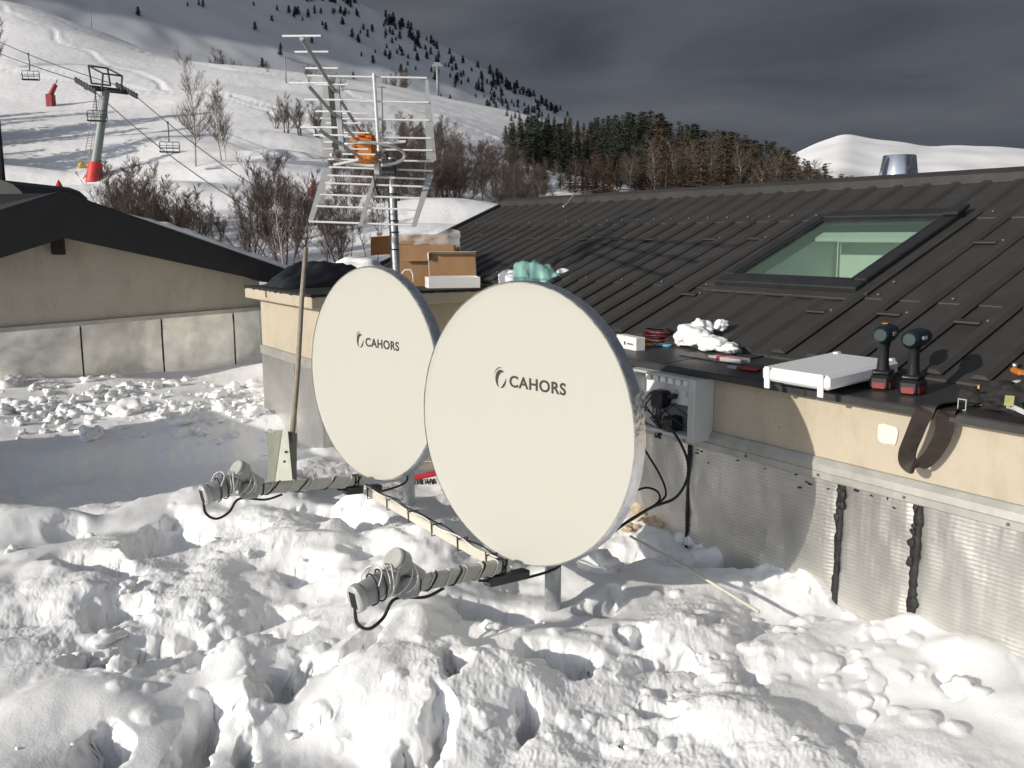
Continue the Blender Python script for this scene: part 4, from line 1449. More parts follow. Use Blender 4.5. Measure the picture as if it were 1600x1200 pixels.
def dish(name_label, centre, pole_xy, pole_z, az_deg, tilt, diam, arm_end_drop, arm_len):
    c = Vector(centre)
    a_ = R(az_deg)
    n = Vector((-math.sin(a_), -math.cos(a_), math.tan(tilt))).normalized()
    right = Vector((0, 0, 1)).cross(n).normalized()
    up = n.cross(right)
    m = Matrix((right.to_4d(), up.to_4d(), n.to_4d(), (0, 0, 0, 1))).transposed()
    for i in range(3):
        m[3][i] = 0
    m[0][3], m[1][3], m[2][3], m[3][3] = c.x, c.y, c.z, 1
    o = empty('satellite_dish', (pole_xy[0], pole_xy[1], pole_z), 0, name_label, 'satellite dish')
    rr_ = diam / 2
    # face: very shallow bowl
    f = MB()
    prof = [(0.0005, -0.030)] + [(rr_ * t, -0.030 * (1 - t * t)) for t in np.linspace(0.06, 0.985, 16)] + [(rr_ * 0.994, 0.0015), (rr_ * 0.994, -0.002)]
    f.lathe(prof, m, 128, cap=False)
    f.build('face', M['dish'], o, world=True, smooth=True)
    # foil tape round the rim, crinkled
    b = len
    rim = MB()
    n_, k_ = 220, 7
    vs, fs = [], []
    for i in range(n_):
        t = 2 * math.pi * i / n_
        for j in range(k_):
            s_ = j / (k_ - 1)
            cr = 0.0022 * float(noise2(i * 0.42, j * 0.9 + 3)) + 0.001 * float(noise2(i * 1.1, j * 2.1))
            if j == 0:
                r0, z0 = rr_ * 0.990, 0.0035
            else:
                r0, z0 = rr_ + 0.001 + cr, 0.002 - s_ * 0.052
            vs.append(m @ Vector((r0 * math.cos(t), r0 * math.sin(t), z0 + cr * .6)))
    for i in range(n_):
        for j in range(k_ - 1):
            p_, q_ = i * k_ + j, ((i + 1) % n_) * k_ + j
            fs.append((p_, p_ + 1, q_ + 1, q_))
    rim.poly(vs, fs)
    rim.build('rim_tape', M['crinkle'], o, world=True, smooth=True)
    bk_ = MB()
    prof = [(rr_ * 0.995, -0.045), (rr_ * 0.97, -0.052), (rr_ * 0.6, -0.075), (rr_ * 0.25, -0.085), (0.0005, -0.087)]
    bk_.lathe(prof, m, 96, cap=False)
    bk_.build('back_shell', M['dish_back'], o, world=True, smooth=True)
    br = MB()
    br.box((-0.12, -0.14, -0.13), (0.12, 0.14, -0.084), m, bev=.006)
    br.box((-0.05, -0.10, -0.19), (0.11, 0.10, -0.13), m, bev=.006)
    br.build('bracket', M['galv'], o, world=True)
    po = MB()
    pz1 = c.z + 0.16
    po.lathe([(0.030, ground_z(*pole_xy) - .4), (0.030, pz1), (0.026, pz1 + .004)], Matrix.Translation((pole_xy[0], pole_xy[1], 0)), 28)
    po.build('pole', M['galv'], o, world=True, smooth=True, auto=40)
    # logo
    lg = bpy.data.curves.new('logo_text', 'FONT')
    lg.body = 'CAHORS'
    lg.size = 0.056
    lg.extrude = 0.0004
    lg.offset = 0.0012
    lg.space_character = 1.08
    lo = bpy.data.objects.new('logo_text', lg)
    col.objects.link(lo)
    dg = bpy.context.evaluated_depsgraph_get()
    me = bpy.data.meshes.new_from_object(lo.evaluated_get(dg))
    bpy.data.objects.remove(lo)
    lx0 = 0.030 * 1.0
    sx_ = diam
    yo = 0.154 * diam

    def on_face(p, lift=0.0012):
        r2 = (p[0] ** 2 + p[1] ** 2) / (rr_ * rr_)
        return m @ Vector((p[0], p[1], -0.030 * (1 - r2) + lift + p[2]))
    inv = root_matrix(o).inverted()
    wx_ = max(v.co.x for v in me.vertices)
    for v in me.vertices:
        q = (-0.072 + v.co.x / wx_ * 0.262, yo - 0.028 + v.co.y * 1.0, v.co.z)
        v.co = inv @ on_face(q)
    me.materials.clear()
    me.materials.append(M['logo'])
    t_o = bpy.data.objects.new('logo_lettering', me)
    col.objects.link(t_o)
    t_o.parent = o
    # emblem: thick crescent, thin outer sliver, small tail
    em = MB()

    def crescent(cx, cy, r1, a0, a1, wmax, skew, ex=0.78):
        n_ = 26
        vs = []
        for i in range(n_ + 1):
            t = i / n_
            an = R(a0 + (a1 - a0) * t)
            wd = wmax * math.sin(math.pi * min(1, max(0, t))) ** skew
            for rr2 in (r1, r1 - wd):
                vs.append(on_face((cx + rr2 * math.cos(an) * ex, cy + rr2 * math.sin(an), 0)))
        em.poly(vs, [(2 * i, 2 * i + 1, 2 * i + 3, 2 * i + 2) for i in range(n_)])
    ecx, ecy = -0.112, yo - 0.006
    crescent(ecx, ecy, 0.033, 50, 250, 0.019, 0.8)
    crescent(ecx - .002, ecy + .003, 0.039, 75, 160, 0.004, 0.6)
    crescent(ecx, ecy, 0.033, 262, 372, 0.010, 1.0)
    em.build('logo_emblem', M['logo'], o, world=True)
    # feed arm
    base = c - up * (rr_ - 0.015) + n * 0.0
    hd = Vector((n.x, n.y, 0)).normalized()
    e0 = base + hd * 0.04 + Vector((0, 0, -0.012))
    e1 = base + hd * arm_len + Vector((0, 0, arm_end_drop))
    ax = (e1 - e0).normalized()
    sd = ax.cross(Vector((0, 0, 1))).normalized()
    u2 = sd.cross(ax)
    am = Matrix(((ax.x, sd.x, u2.x, e0.x), (ax.y, sd.y, u2.y, e0.y), (ax.z, sd.z, u2.z, e0.z), (0, 0, 0, 1)))
    L_ = (e1 - e0).length
    ar = MB()
    ar.box((0, -0.018, -0.023), (L_ - .06, 0.018, 0.023), am, bev=.006)
    arm_o = ar.build('feed_arm', M['arm'], o, world=True)
    MB().box((-0.10, -0.022, -0.062), (0.10, 0.022, -0.029), am, bev=.005).build('arm_bracket', M['steel_dark'], o, world=True)
    MB().box((L_ - .075, -0.030, -0.034), (L_ - .005, 0.030, 0.034), am, bev=.008).build('feed_clamp', M['lnb'], o, world=True)
    # low-noise block: horn towards the dish, neck, body
    lm = am @ Matrix.Translation((L_ + .0, 0.0, 0.014))
    hm = lm @ Matrix.Translation((0.0, 0, 0.03)) @ Matrix.Rotation(R(-62), 4, 'Y')
    ln = MB()
    ln.lathe([(0.036, -0.046), (0.040, -0.042), (0.041, -0.012), (0.037, -0.004), (0.027, 0.006), (0.023, 0.03), (0.023, 0.085)], Matrix.Translation(lm @ Vector((-.02, 0, .055))) @ (lm.to_3x3().to_4x4() @ Matrix.Rotation(R(-122), 4, 'Y')), 28)
    lnb = ln.build('feed_horn', M['lnb'], o, world=True, smooth=True, auto=35)
    MB().lathe([(0.0375, -0.0465), (0.0375, -0.052), (0.034, -0.056)], Matrix.Translation(lm @ Vector((-.02, 0, .055))) @ (lm.to_3x3().to_4x4() @ Matrix.Rotation(R(-122), 4, 'Y')), 28).build('horn_cap', M['lnb_light'], lnb, world=True, smooth=True, auto=35)
    bmx = lm @ Matrix.Translation((0.075, 0, 0.005)) @ Matrix.Rotation(R(18), 4, 'Y')
    bd = MB().lathe([(.018, -.075), (.029, -.062), (.036, -.035), (.038, .0), (.038, .060), (.036, .074)], bmx @ Matrix.Diagonal((1, .86, 1.08, 1)) @ Matrix.Rotation(R(90), 4, 'Y'), 28)
    bd_o = bd.build('converter_body', M['lnb'], o, world=True, smooth=True, auto=40)
    MB().lathe([(.040, .068), (.042, .072), (.042, .090), (.036, .0955)], bmx @ Matrix.Diagonal((1, .86, 1.08, 1)) @ Matrix.Rotation(R(90), 4, 'Y'), 28).build('end_cap', M['lnb_light'], bd_o, world=True, smooth=True, auto=40)
    MB().box((0.0945, -0.014, -0.026), (0.0975, 0.014, 0.026), bmx).build('connector_recess', M['black'], bd_o, world=True)
    # wrapped cables and ties
    def helix(turns, ph, x0, x1, rad, kx=.0205, kz=.0255):
        pts = []
        n_ = int(turns * 20)
        for i in range(n_ + 1):
            t = i / n_
            an = 2 * math.pi * turns * t + ph
            cx_, sx2 = math.cos(an), math.sin(an)
            q = (abs(cx_ / kx) ** 5 + abs(sx2 / kz) ** 5) ** .2
            pts.append(am @ Vector((x0 + t * (x1 - x0), cx_ / q, sx2 / q)))
        return MB().tube(pts, rad, 5)
    helix(4.5, 0.4, 0.05, L_ - .12, .0024).build('wrapped_cable', M['cable_white'], o, world=True, smooth=True)
    helix(3.5, 2.0, 0.02, L_ - .10, .0030).build('wrapped_cable', M['rubber'], o, world=True, smooth=True)
    for t in (0.06, 0.09, 0.84):
        helix(1.1, 0.8, t * L_, t * L_ + .006, .0034).build('cable_tie', M['rubber'], o, world=True, smooth=True)
    w2 = MB()
    w2.tube(spline([bmx @ Vector((.03 * i / 6 - .02, .037 * math.cos(i), .050 * math.sin(i))) for i in range(12)], 4), 0.0028, 5)
    w2.build('cable_loop', M['rubber'], o, world=True, smooth=True)
    w2 = MB()
    w2.tube(spline([bmx @ Vector((.094, .0, -.02)), bmx @ Vector((.098, .0, -.075)), bmx @ Vector((.06, .004, -.118)), bmx @ Vector((.0, .008, -.115)), bmx @ Vector((-.06, .012, -.080)), am @ Vector((L_ - .12, .0, -.050)), am @ Vector((L_ - .2, .0, -.034))], 6), 0.0055, 6)
    w2.build('feed_cable', M['rubber'], o, world=True, smooth=True)
    w2 = MB()
    w2.tube(spline([am @ Vector((0.14, 0, -.035)), am @ Vector((0.02, 0, -.055)), am @ Vector((-.08, .03, -.078)), base + Vector((.16, .05, -.045)), Vector((pole_xy[0], pole_xy[1], base.z + .02)) + Vector((-.02, -.035, 0.02))], 6), 0.005, 6)
    w2.build('black_cable', M['rubber'], o, world=True, smooth=True)
    w3 = MB()
    for ph in (0, 1.3, 2.9):
        w3.tube(spline([lm @ Vector((-.05 + .16 * i / 17 + .012 * math.sin(i * 1.3 + ph), (.040 + .01 * math.sin(ph)) * math.cos(i * .75 + ph), .052 * math.sin(i * .75 + ph) + .018)) for i in range(18)], 3), 0.0024, 5)
    w3.build('tangled_cable', M['cable_white'], o, world=True, smooth=True)
    return o, e0


D1 = at(810, 664, 3.10)
D2 = at(578, 585, 4.14)
o1, E1 = dish('near large round cream satellite dish with dark lettering and foil-taped rim', D1, (0.150, 3.122), -1.36, 43.2, R(1.5), 0.99, 0.050, 0.54)
o2, E2 = dish('rear round cream satellite dish half hidden behind the near one', D2, (-0.500, 4.190), -1.36, 45.5, R(1.5), 0.99, 0.062, 0.66)
# tie bar between the two dishes
TB = empty('tie_bar', (E1 + E2) / 2, 0, 'pale tie bar with strapped cables linking the two dish feet', 'tie bar')
q0, q1 = E2 + Vector((0.02, -0.05, -0.035)), E1 + Vector((-0.03, 0.03, -0.012))
ax = (q1 - q0).normalized()
sd = ax.cross(Vector((0, 0, 1))).normalized()
u2 = sd.cross(ax)
tm = Matrix(((ax.x, sd.x, u2.x, q0.x), (ax.y, sd.y, u2.y, q0.y), (ax.z, sd.z, u2.z, q0.z), (0, 0, 0, 1)))
LT = (q1 - q0).length
MB().box((0, -0.017, -0.019), (LT, 0.017, 0.019), tm, bev=.006).build('bar', M['bar'], TB, world=True)
for k in range(6):
    xx = .06 + k * (LT - .12) / 5
    MB().tube([tm @ Vector((xx + .002 * j, y_ * .021, z_ * .024)) for j, (y_, z_) in enumerate([(1, 1), (1, -1), (-1, -1), (-1, 1), (1, 1), (1.4, 1.5)])], 0.0028, 5).build('cable_tie', M['rubber'], TB, world=True)
cb = MB()
cb.tube([tm @ Vector((t * LT, -0.008 + .005 * math.sin(t * 19), 0.023 + .003 * math.sin(t * 31))) for t in np.linspace(-.02, 1.05, 50)], 0.0032, 5)
cb.build('strapped_cable', M['rubber'], TB, world=True, smooth=True)
cb = MB()
cb.tube([tm @ Vector((t * LT, 0.009 + .004 * math.sin(t * 23), 0.0225 + .003 * math.sin(t * 27))) for t in np.linspace(-.02, 1.08, 50)], 0.003, 5)
cb.build('strapped_cable', M['cable_white'], TB, world=True, smooth=True)

# ------------------------------------------------------------------ television antenna on its mast
MZ = at(612, 262, 5.62)
mast_xy = (MZ.x, MZ.y)
mz0 = ground_z(*mast_xy) - .4
mast = empty('antenna_mast', (mast_xy[0], mast_xy[1], ground_z(*mast_xy)), 0, 'grey steel mast carrying the television antenna', 'mast')
b_ = MB()
lean = Vector((0.045, 0, 0))
b_.lathe([(0.0255, mz0), (0.0255, MZ.z + .06), (0.022, MZ.z + .063)], Matrix(((1, 0, -0.022, mast_xy[0] + 0.022 * MZ.z), (0, 1, 0, mast_xy[1]), (0, 0, 1, 0), (0, 0, 0, 1))), 24)
b_.build('tube', M['galv'], mast, world=True, smooth=True, auto=40)
for py in (303, 345, 363, 390):
    p = at(616 + (py - 345) * .012, py, 5.62)
    MB().lathe([(0.0265, -.004), (0.0285, -.004), (0.0285, .004), (0.0265, .004)], Matrix.Translation(p), 20, cap=False).build('cable_tie', M['rubber'], mast, world=True)
mc = MB()
mc.tube([at(598, 240, 5.5), at(602, 238, 5.52), at(608, 252, 5.55), at(607, 290, 5.57), at(608, 330, 5.58), at(611, 400, 5.58), at(616, 470, 5.58)], 0.0045, 6)
mc.tube([at(583, 268, 5.4), at(586, 290, 5.42), at(592, 305, 5.45), at(600, 309, 5.5), at(607, 309, 5.56)], 0.0045, 6)
mc.build('cable', M['rubber'], mast, world=True, smooth=True)

AN = empty('television_antenna', MZ, 0, 'silver television antenna with grid reflectors and orange dipole box', 'antenna')


def rod(name, a_, b_, r, m, n=8):
    return MB().tube([a_, b_], r, n).build(name, m, AN, world=True, smooth=True, auto=40)


def plate(name, q, th, m):
    """flat plate through four points with real thickness"""
    q = [Vector(p_) for p_ in q]
    n = (q[1] - q[0]).cross(q[3] - q[0]).normalized() * th
    MB().poly([p_ - n for p_ in q] + [p_ + n for p_ in q], [(0, 1, 2, 3)[::-1], (4, 5, 6, 7)] + [(i, (i + 1) % 4, 4 + (i + 1) % 4, 4 + i) for i in range(4)]).build(name, m, AN, world=True)


# upper reflector: leans towards the booms
DU = lambda py: 5.62 - 0.20 * (250 - py) / 130
plate('side_plate', [at(505, 118, DU(118)), at(512, 118, DU(118)), at(520, 246, DU(246)), at(504, 246, DU(246))], .002, M['alu_plate'])
plate('side_plate', [at(664, 121, DU(121)), at(669, 121, DU(121)), at(682, 251, DU(251)), at(666, 251, DU(251))], .002, M['alu_plate'])
rod('upright', at(584, 114, DU(114) - .015), at(592, 236, DU(236) - .015), .010, M['alu'])
for py, x0, x1 in [(119.5, 480, 667), (158, 500, 670), (186, 500, 671), (214, 500, 674), (233, 506, 676), (250, 512, 678)]:
    rod('reflector_rod', at(x0, py - 1.2, DU(py)), at(x1, py + 2.2, DU(py)), .0060, M['alu'])
DL = lambda py: 5.62 - 0.32 * (py - 258) / 90
plate('side_plate', [at(506, 262, DL(262)), at(519, 262, DL(262)), at(489, 346, DL(346)), at(481, 346, DL(346))], .002, M['alu_plate'])
plate('side_plate', [at(667, 272, DL(272)), at(678, 272, DL(272)), at(650, 354, DL(354)), at(643, 354, DL(354))], .002, M['alu_plate'])
plate('upright', [at(585, 268, DL(268) - .014), at(590, 268, DL(268) - .014), at(567, 353, DL(353) - .014), at(560, 353, DL(353) - .014)], .004, M['alu_plate'])
for py, x0, x1 in [(262, 514, 676), (275, 512, 674), (287, 508, 668), (305, 500, 662), (323, 494, 656), (347, 483, 648)]:
    rod('reflector_rod', at(x0, py - 1.0, DL(py)), at(x1, py + 5.0, DL(py)), .0060, M['alu'])
# booms and directors
booms = [((471, 60, 3.75), (563, 206, 5.30)), ((481, 133, 3.85), (560, 222, 5.30)), ((497, 202, 4.0), (565, 247, 5.30))]


def boom_at(k, px):
    (x0, y0, d0), (x1, y1, d1) = booms[k]
    p0, p1 = at(x0, y0, d0), at(x1, y1, d1)
    lo, hi = 0.0, 1.0
    for _ in range(40):
        t = (lo + hi) / 2
        p = p0.lerp(p1, t)
        dep = p.y * CP - p.z * SP
        if 800 + FPX * p.x / dep < px:
            lo = t
        else:
            hi = t
    return p, dep


for k, bb in enumerate(booms):
    p0, p1 = at(*bb[0]), at(*bb[1])
    MB().tube([p0, p1], .0105, 4).build('boom', M['boom'], AN, world=True)
DIRECTORS = [(0, 471.5, 31), (0, 487, 27), (0, 503, 26), (0, 519, 26), (0, 534, 27), (0, 547, 28), (1, 482, 31), (1, 505, 30), (1, 521, 29), (1, 537, 28), (1, 550, 28), (2, 499, 30), (2, 517, 28), (2, 533, 27), (2, 549, 27), (2, 561, 26)]
for k, px, half in DIRECTORS:
    p, dep = boom_at(k, px)
    w = half / FPX * dep * 1.0
    w = min(w, 0.098)
    rod('director', p + Vector((-w, .01, .012 + w * .02)), p + Vector((w, -.01, .012 - w * .02)), .0046, M['alu'])
sp = boom_at(0, 523)[0], boom_at(1, 527)[0], boom_at(2, 531)[0]
for dx_, m_ in ((-.018, 'steel_dark'), (.010, 'boom')):
    q0, q1 = sp[0] + Vector((dx_, 0, .03)), sp[2] + Vector((dx_, 0, -.03))
    plate('boom_spacer', [q0 + Vector((-.013, 0, 0)), q0 + Vector((.013, 0, 0)), q1 + Vector((.013, 0, 0)), q1 + Vector((-.013, 0, 0))], .014, M[m_])
# orange dipole box with lugs, loop dipole
c = at(571, 233, 5.36)
ob = MB().box((-0.058, -0.05, -0.082), (0.062, 0.05, 0.075), Matrix.Translation(c), bev=.02)
obo = ob.build('dipole_box', M['orange'], AN, world=True)
for dx_, dz_, w_, h_ in [(-.058, .045, .022, .020), (-.012, .085, .028, .016), (.035, .070, .022, .014), (-.062, .0, .016, .016), (.045, -.055, .025, .022)]:
    MB().box((dx_ - w_, -0.065, dz_ - h_), (dx_ + w_, 0.045, dz_ + h_), Matrix.Translation(c), bev=.008).build('box_lug', M['orange'], obo, world=True)
MB().box((-.018, -.03, -.045), (.018, .03, .045), Matrix.Translation(at(590, 262, 5.45)), bev=.005).build('clamp', M['galv'], AN, world=True)
MB().box((-.045, -.035, -.045), (.045, .045, .05), Matrix.Translation(at(608, 262, 5.58)), bev=.006).build('mast_clamp', M['steel_dark'], AN, world=True)
lp = MB()
pts = []
for i in range(70):
    t = R(25 + i * 310 / 69 + 155)
    pts.append(at(576, 242, 5.36) + Vector((0.218 * math.cos(t), -0.18 * math.sin(t) - .03, 0.052 * math.sin(t) + .0)))
lp.tube(pts, .0095, 8)
lp.build('loop_dipole', M['alu'], AN, world=True, smooth=True)
rod('dipole_bar', at(521, 258, 5.2), at(560, 250, 5.2), .008, M['alu'])
rod('dipole_bar', at(598, 224, 5.3), at(634, 221, 5.3), .008, M['alu'])

# ------------------------------------------------------------------ wooden pole and steel stand at the left of the rear dish
wp = MB()
a_, b_ = at(456, 690, 4.78), at(478, 388, 5.35)
wp.tube([a_, a_.lerp(b_, .35) + Vector((.004, 0, 0)), a_.lerp(b_, .7) + Vector((-.003, 0, 0)), b_], [.015, .0148, .0145, .0135], 12)
tag(wp.build('wooden_pole', M['wood'], None, smooth=True), 'long thin weathered wooden pole leaning beside the rear dish', 'pole')
sb = at_z(442, 775, -1.36)
ST = empty('steel_stand', (sb.x, sb.y, -1.4), 0, 'pale grey folded steel stand with drilled tapering plate in the snow', 'steel stand')


def stand_plate(name, q, th, m, holes=()):
    q = [Vector(p_) for p_ in q]
    n = (q[1] - q[0]).cross(q[3] - q[0]).normalized() * th
    MB().poly([p_ - n for p_ in q] + [p_ + n for p_ in q], [(0, 1, 2, 3)[::-1], (4, 5, 6, 7)] + [(i, (i + 1) % 4, 4 + (i + 1) % 4, 4 + i) for i in range(4)]).build(name, m, ST, world=True)


stand_plate('tapered_plate', [at(425, 790, 4.70), at(461, 790, 4.66), at(450, 674, 4.74), at(442, 672, 4.76)], .003, M['stand'])
stand_plate('side_flange', [at(461.5, 790, 4.67), at(463, 790, 4.92), at(463, 677, 4.95), at(450.5, 674, 4.75)], .003, M['stand_dark'])
stand_plate('rear_flange', [at(424, 790, 4.72), at(420, 790, 4.95), at(417, 678, 4.98), at(441.5, 672, 4.77)], .003, M['stand_mid'])
for px, py in [(446.5, 706), (444.5, 721), (443, 772)]:
    MB().lathe([(.006, -.0045), (.006, .0045)], Matrix.Translation(at(px, py, 4.715)) @ Matrix.Rotation(R(90), 4, 'X'), 10).build('bolt_hole', M['black'], ST, world=True)

# broom head and boards glimpsed between the dishes
bh = empty('broom', at(655, 748, 4.75), 0, 'red broom head glimpsed between the two dishes', 'broom')
p = at(655, 745, 4.75)
MB().box((-.06, -.02, -.012), (.10, .02, .012), Matrix.Translation(p) @ Matrix.Rotation(R(-12), 4, 'Y'), bev=.006).build('head', M['red'], bh, world=True)
bs = MB()
r_ = random.Random(4)
for _ in range(90):
    q = p + Vector((r_.uniform(-.05, .09), r_.uniform(-.014, .014), -.012))
    bs.tube([q, q + Vector((r_.uniform(-.01, .01), r_.uniform(-.01, .01), -.028))], .0015, 3)
bs.build('bristles', M['wood_dark'], bh, world=True)
MB().tube([p, p + Vector((.45, .35, -.02))], .011, 8).build('handle', M['wood'], bh, world=True, smooth=True)
for k, (px, py, w_) in enumerate([(652, 702, .20), (652, 715, .2), (652, 728, .2)]):
    pp = at(px, py, 5.1)
    o_ = MB().box((-w_, -.01, -.02), (w_, .01, .018), Matrix.Translation(pp) @ Matrix.Rotation(R(6), 4, 'Z'), bev=.002).build('wooden_board', M['wood'], None)
    tag(o_, ['topmost', 'middle', 'lowest'][k] + ' weathered wooden board glimpsed between the two dishes', 'board', 'boards behind the dishes')

# ------------------------------------------------------------------ things on the concrete block
KT = -0.358


def ktop(px, py):
    p_ = at_z(px, py, KT)
    return p_


CB = empty('cardboard_box', loc2w(3.22, 5.98, KT), TH - R(22), 'large open brown cardboard box standing on the concrete block', 'box')
bw, bd_, bhh, th = 0.215, 0.15, 0.30, 0.004
for lo, hi in [((-bw, -bd_, 0), (bw, -bd_ + th, bhh)), ((-bw, bd_ - th, 0), (bw, bd_, bhh)), ((-bw, -bd_ + th, 0.0), (-bw + th, bd_ - th, bhh)), ((bw - th, -bd_ + th, 0), (bw, bd_ - th, bhh))]:
    MB().box(lo, hi).build('side', M['card'], CB)
MB().box((-bw + th, -bd_ + th, 0), (bw - th, bd_ - th, th)).build('bottom', M['card'], CB)


def flap(m4, w_, d_):
    MB().box((-w_, 0, 0), (w_, d_, th), m4).build('flap', M['card'], CB)


flap(Matrix.Translation((-bw, 0, bhh)) @ Matrix.Rotation(R(90), 4, 'Z') @ Matrix.Rotation(R(-4), 4, 'X') @ Matrix.Rotation(R(28), 4, 'Y'), .145, .19)
flap(Matrix.Translation((bw, 0, bhh - .02)) @ Matrix.Rotation(R(-90), 4, 'Z') @ Matrix.Rotation(R(-50), 4, 'X'), .145, .14)
flap(Matrix.Translation((0, bd_, bhh)) @ Matrix.Rotation(R(35), 4, 'X'), .19, .13)
flap(Matrix.Translation((0, -bd_ - .001, bhh)) @ Matrix.Rotation(R(180), 4, 'Z') @ Matrix.Rotation(R(-78), 4, 'X'), .19, .12)
pf = MB()
vs, fs = [], []
pc = loc2w(3.3, 6.1, KT + bhh - .02)
for i in range(15):
    for j in range(7):
        vs.append(pc + Vector((-.25 + .5 * i / 14 + .02 * float(noise2(i * .6, j * .5)), .05 * float(noise2(i * .5 + 4, j * .7)), .0 + .13 * j / 6 * (1 + .35 * float(noise2(i * .45, 7))))))
for i in range(14):
    for j in range(6):
        q = i * 7 + j
        fs.append((q, q + 7, q + 8, q + 1))
pf.poly(vs, fs)
tag(pf.build('plastic_sheet', M['clear'], None, smooth=True), 'crumpled clear plastic sheet sticking out of the brown cardboard box', 'plastic sheet')

WT = empty('white_carton', loc2w(3.24, 5.62, KT), TH - R(20), 'flat open white carton with raised brown-lined lid before the brown box', 'carton')
tw, td, tz, th2 = .185, .09, .075, .003
MB().box((-tw, -td, 0), (tw, td, th2)).build('bottom', M['card_white'], WT)
for lo, hi in [((-tw, -td, th2), (tw, -td + th2, tz)), ((-tw, td - th2, th2), (tw, td, tz)), ((-tw, -td + th2, th2), (-tw + th2, td - th2, tz)), ((tw - th2, -td + th2, th2), (tw, td - th2, tz))]:
    MB().box(lo, hi).build('side', M['card_white'], WT)
lm = Matrix.Translation((0.0, td, tz)) @ Matrix.Rotation(R(76), 4, 'X')
MB().box((-tw + .03, 0, 0), (tw + .01, .17, .002), lm).build('lid', M['card_white'], WT)
MB().box((-tw + .034, .004, .0025), (tw + .006, .166, .004), lm).build('lid_lining', M['card'], WT)
MB().box((-tw + .03, .17, 0), (tw + .01, .172, .05), lm @ Matrix.Rotation(R(0), 4, 'X')).build('lid_tuck', M['card_white'], WT)
MB().box((-tw + .027, .12, 0), (-tw + .03, .17, .035), lm).build('lid_tab', M['card_white'], WT)

# teal bag
TG = empty('teal_bag', at(856, 452, 6.0), 0, 'crumpled translucent teal plastic bag lying against the roof', 'plastic bag')
tb = MB()
vs, fs = [], []
n_, m_ = 46, 26
for i in range(n_ + 1):
    for j in range(m_):
        t, a_ = i / n_, 2 * math.pi * j / m_
        hgt = 0.085 * (math.sin(math.pi * min(1, t * 1.15 + .08)) ** .5) * (1.3 - .75 * t) if t < .82 else 0.045 * (1 + .4 * math.sin((t - .82) * 17))
        cr = 1 + .28 * float(noise3(t * 9, math.cos(a_) * 1.7 + 5, math.sin(a_) * 1.7)) + .16 * float(noise3(t * 22, math.cos(a_) * 4, math.sin(a_) * 4 + 2))
        vs.append(Vector((-.23 + .50 * t, .07 * math.cos(a_) * cr, .075 - .07 * t + hgt * math.sin(a_) * cr)))
for i in range(n_):
    for j in range(m_):
        j2 = (j + 1) % m_
        fs.append((i * m_ + j, i * m_ + j2, (i + 1) * m_ + j2, (i + 1) * m_ + j))
tb.poly(vs, fs)
tb.build('film', M['teal'], TG, smooth=True)
cs = MB()
cs.blob((0.08, 0, .05), (.13, .045, .05), 8, .35, 3)
cs.build('contents', M['card_white'], TG, smooth=True)
TG.scale = (1.0, 1.0, 1.25)
sl = MB().blob(at(800, 434, 6.2), (.09, .07, .06), 5, .12, 3)
tag(sl.build('snow_lump', M['snow'], None, smooth=True), 'smooth snow lump at the left end of the teal bag', 'snow lump')

# black tarpaulin and snow left of the boxes
tp = MB()
vs, fs = [], []
n_, m_ = 40, 18
for i in range(n_ + 1):
    for j in range(m_ + 1):
        u, v_ = i / n_, j / m_
        h_ = 0.17 * math.sin(math.pi * u) ** .7 * math.sin(math.pi * v_) ** .6 * (1 + .45 * float(noise2(u * 5 + 2, v_ * 3)) + .25 * float(noise2(u * 13, v_ * 8)))
        q = loc2w(2.16 + 1.0 * v_ * .8, 6.60 - .05 * v_ - u * 0.55 + .25 * v_, KT + .003 + max(0, h_))
        vs.append(q)
for i in range(n_):
    for j in range(m_):
        q = i * (m_ + 1) + j
        fs.append((q, q + 1, q + m_ + 2, q + m_ + 1))
tp.poly(vs, fs)
tag(tp.build('black_tarpaulin', M['tarp'], None, smooth=True), 'crumpled black tarpaulin heaped on the block left of the mast', 'tarpaulin')
sl = MB().blob(loc2w(3.0, 6.75, KT + .08), (.26, .14, .11), 17, .16, 3)
tag(sl.build('snow_lump', M['snow'], None, smooth=True), 'snow heap behind the black tarpaulin, left of the mast', 'snow lump')
wl = MB().tube([at(625, 432, 6.35), at(632, 422, 6.35), at(641, 421, 6.35), at(645, 428, 6.35), at(646, 440, 6.35)], .006, 6)
tag(wl.build('white_hose', M['cable_white'], None, smooth=True), 'short bent white hose just right of the mast', 'hose')

# ------------------------------------------------------------------ electrical enclosure on the wall
EB = empty('electrical_box', loc2w(2.70, 2.75, -0.70), TH, 'open grey electrical enclosure with plugs and cables on the wall', 'electrical box')
y0, y1, z0, z1, dp = -0.20, 0.20, -0.125, 0.128, 0.115
MB().box((-0.012, y0, z0), (-0.0005, y1, z1)).build('back_panel', M['box_dark'], EB)
for lo, hi in [((-dp, y0 - .004, z0 - .004), (-0.0005, y0 + .035, z1 + .004)), ((-dp, y1 - .035, z0 - .004), (-0.0005, y1 + .004, z1 + .004)), ((-dp, y0 + .035, z1 - .006), (-0.0005, y1 - .035, z1 + .004)), ((-dp * .8, y0 + .035, z0 - .004), (-0.0005, y1 - .035, z0 + .012))]:
    MB().box(lo, hi, bev=.004).build('side', M['box_grey'], EB)
MB().box((-0.045, y0 + .036, 0.0), (-0.013, y1 - .04, z1 - .035), bev=.003).build('socket_plate', M['white_plastic'], EB)
MB().box((-0.05, y1 - .10, z0 + .03), (-0.013, y1 - .045, 0.0 - .002), bev=.004).build('splitter', M['white_plastic'], EB)
for k in range(6):
    yy = y0 + .05 + k * .045
    MB().box((-0.10, yy, z1 - .034), (-0.02, yy + .03, z1 - .008), bev=.002).build('knockout_tab', M['white_plastic'], EB)
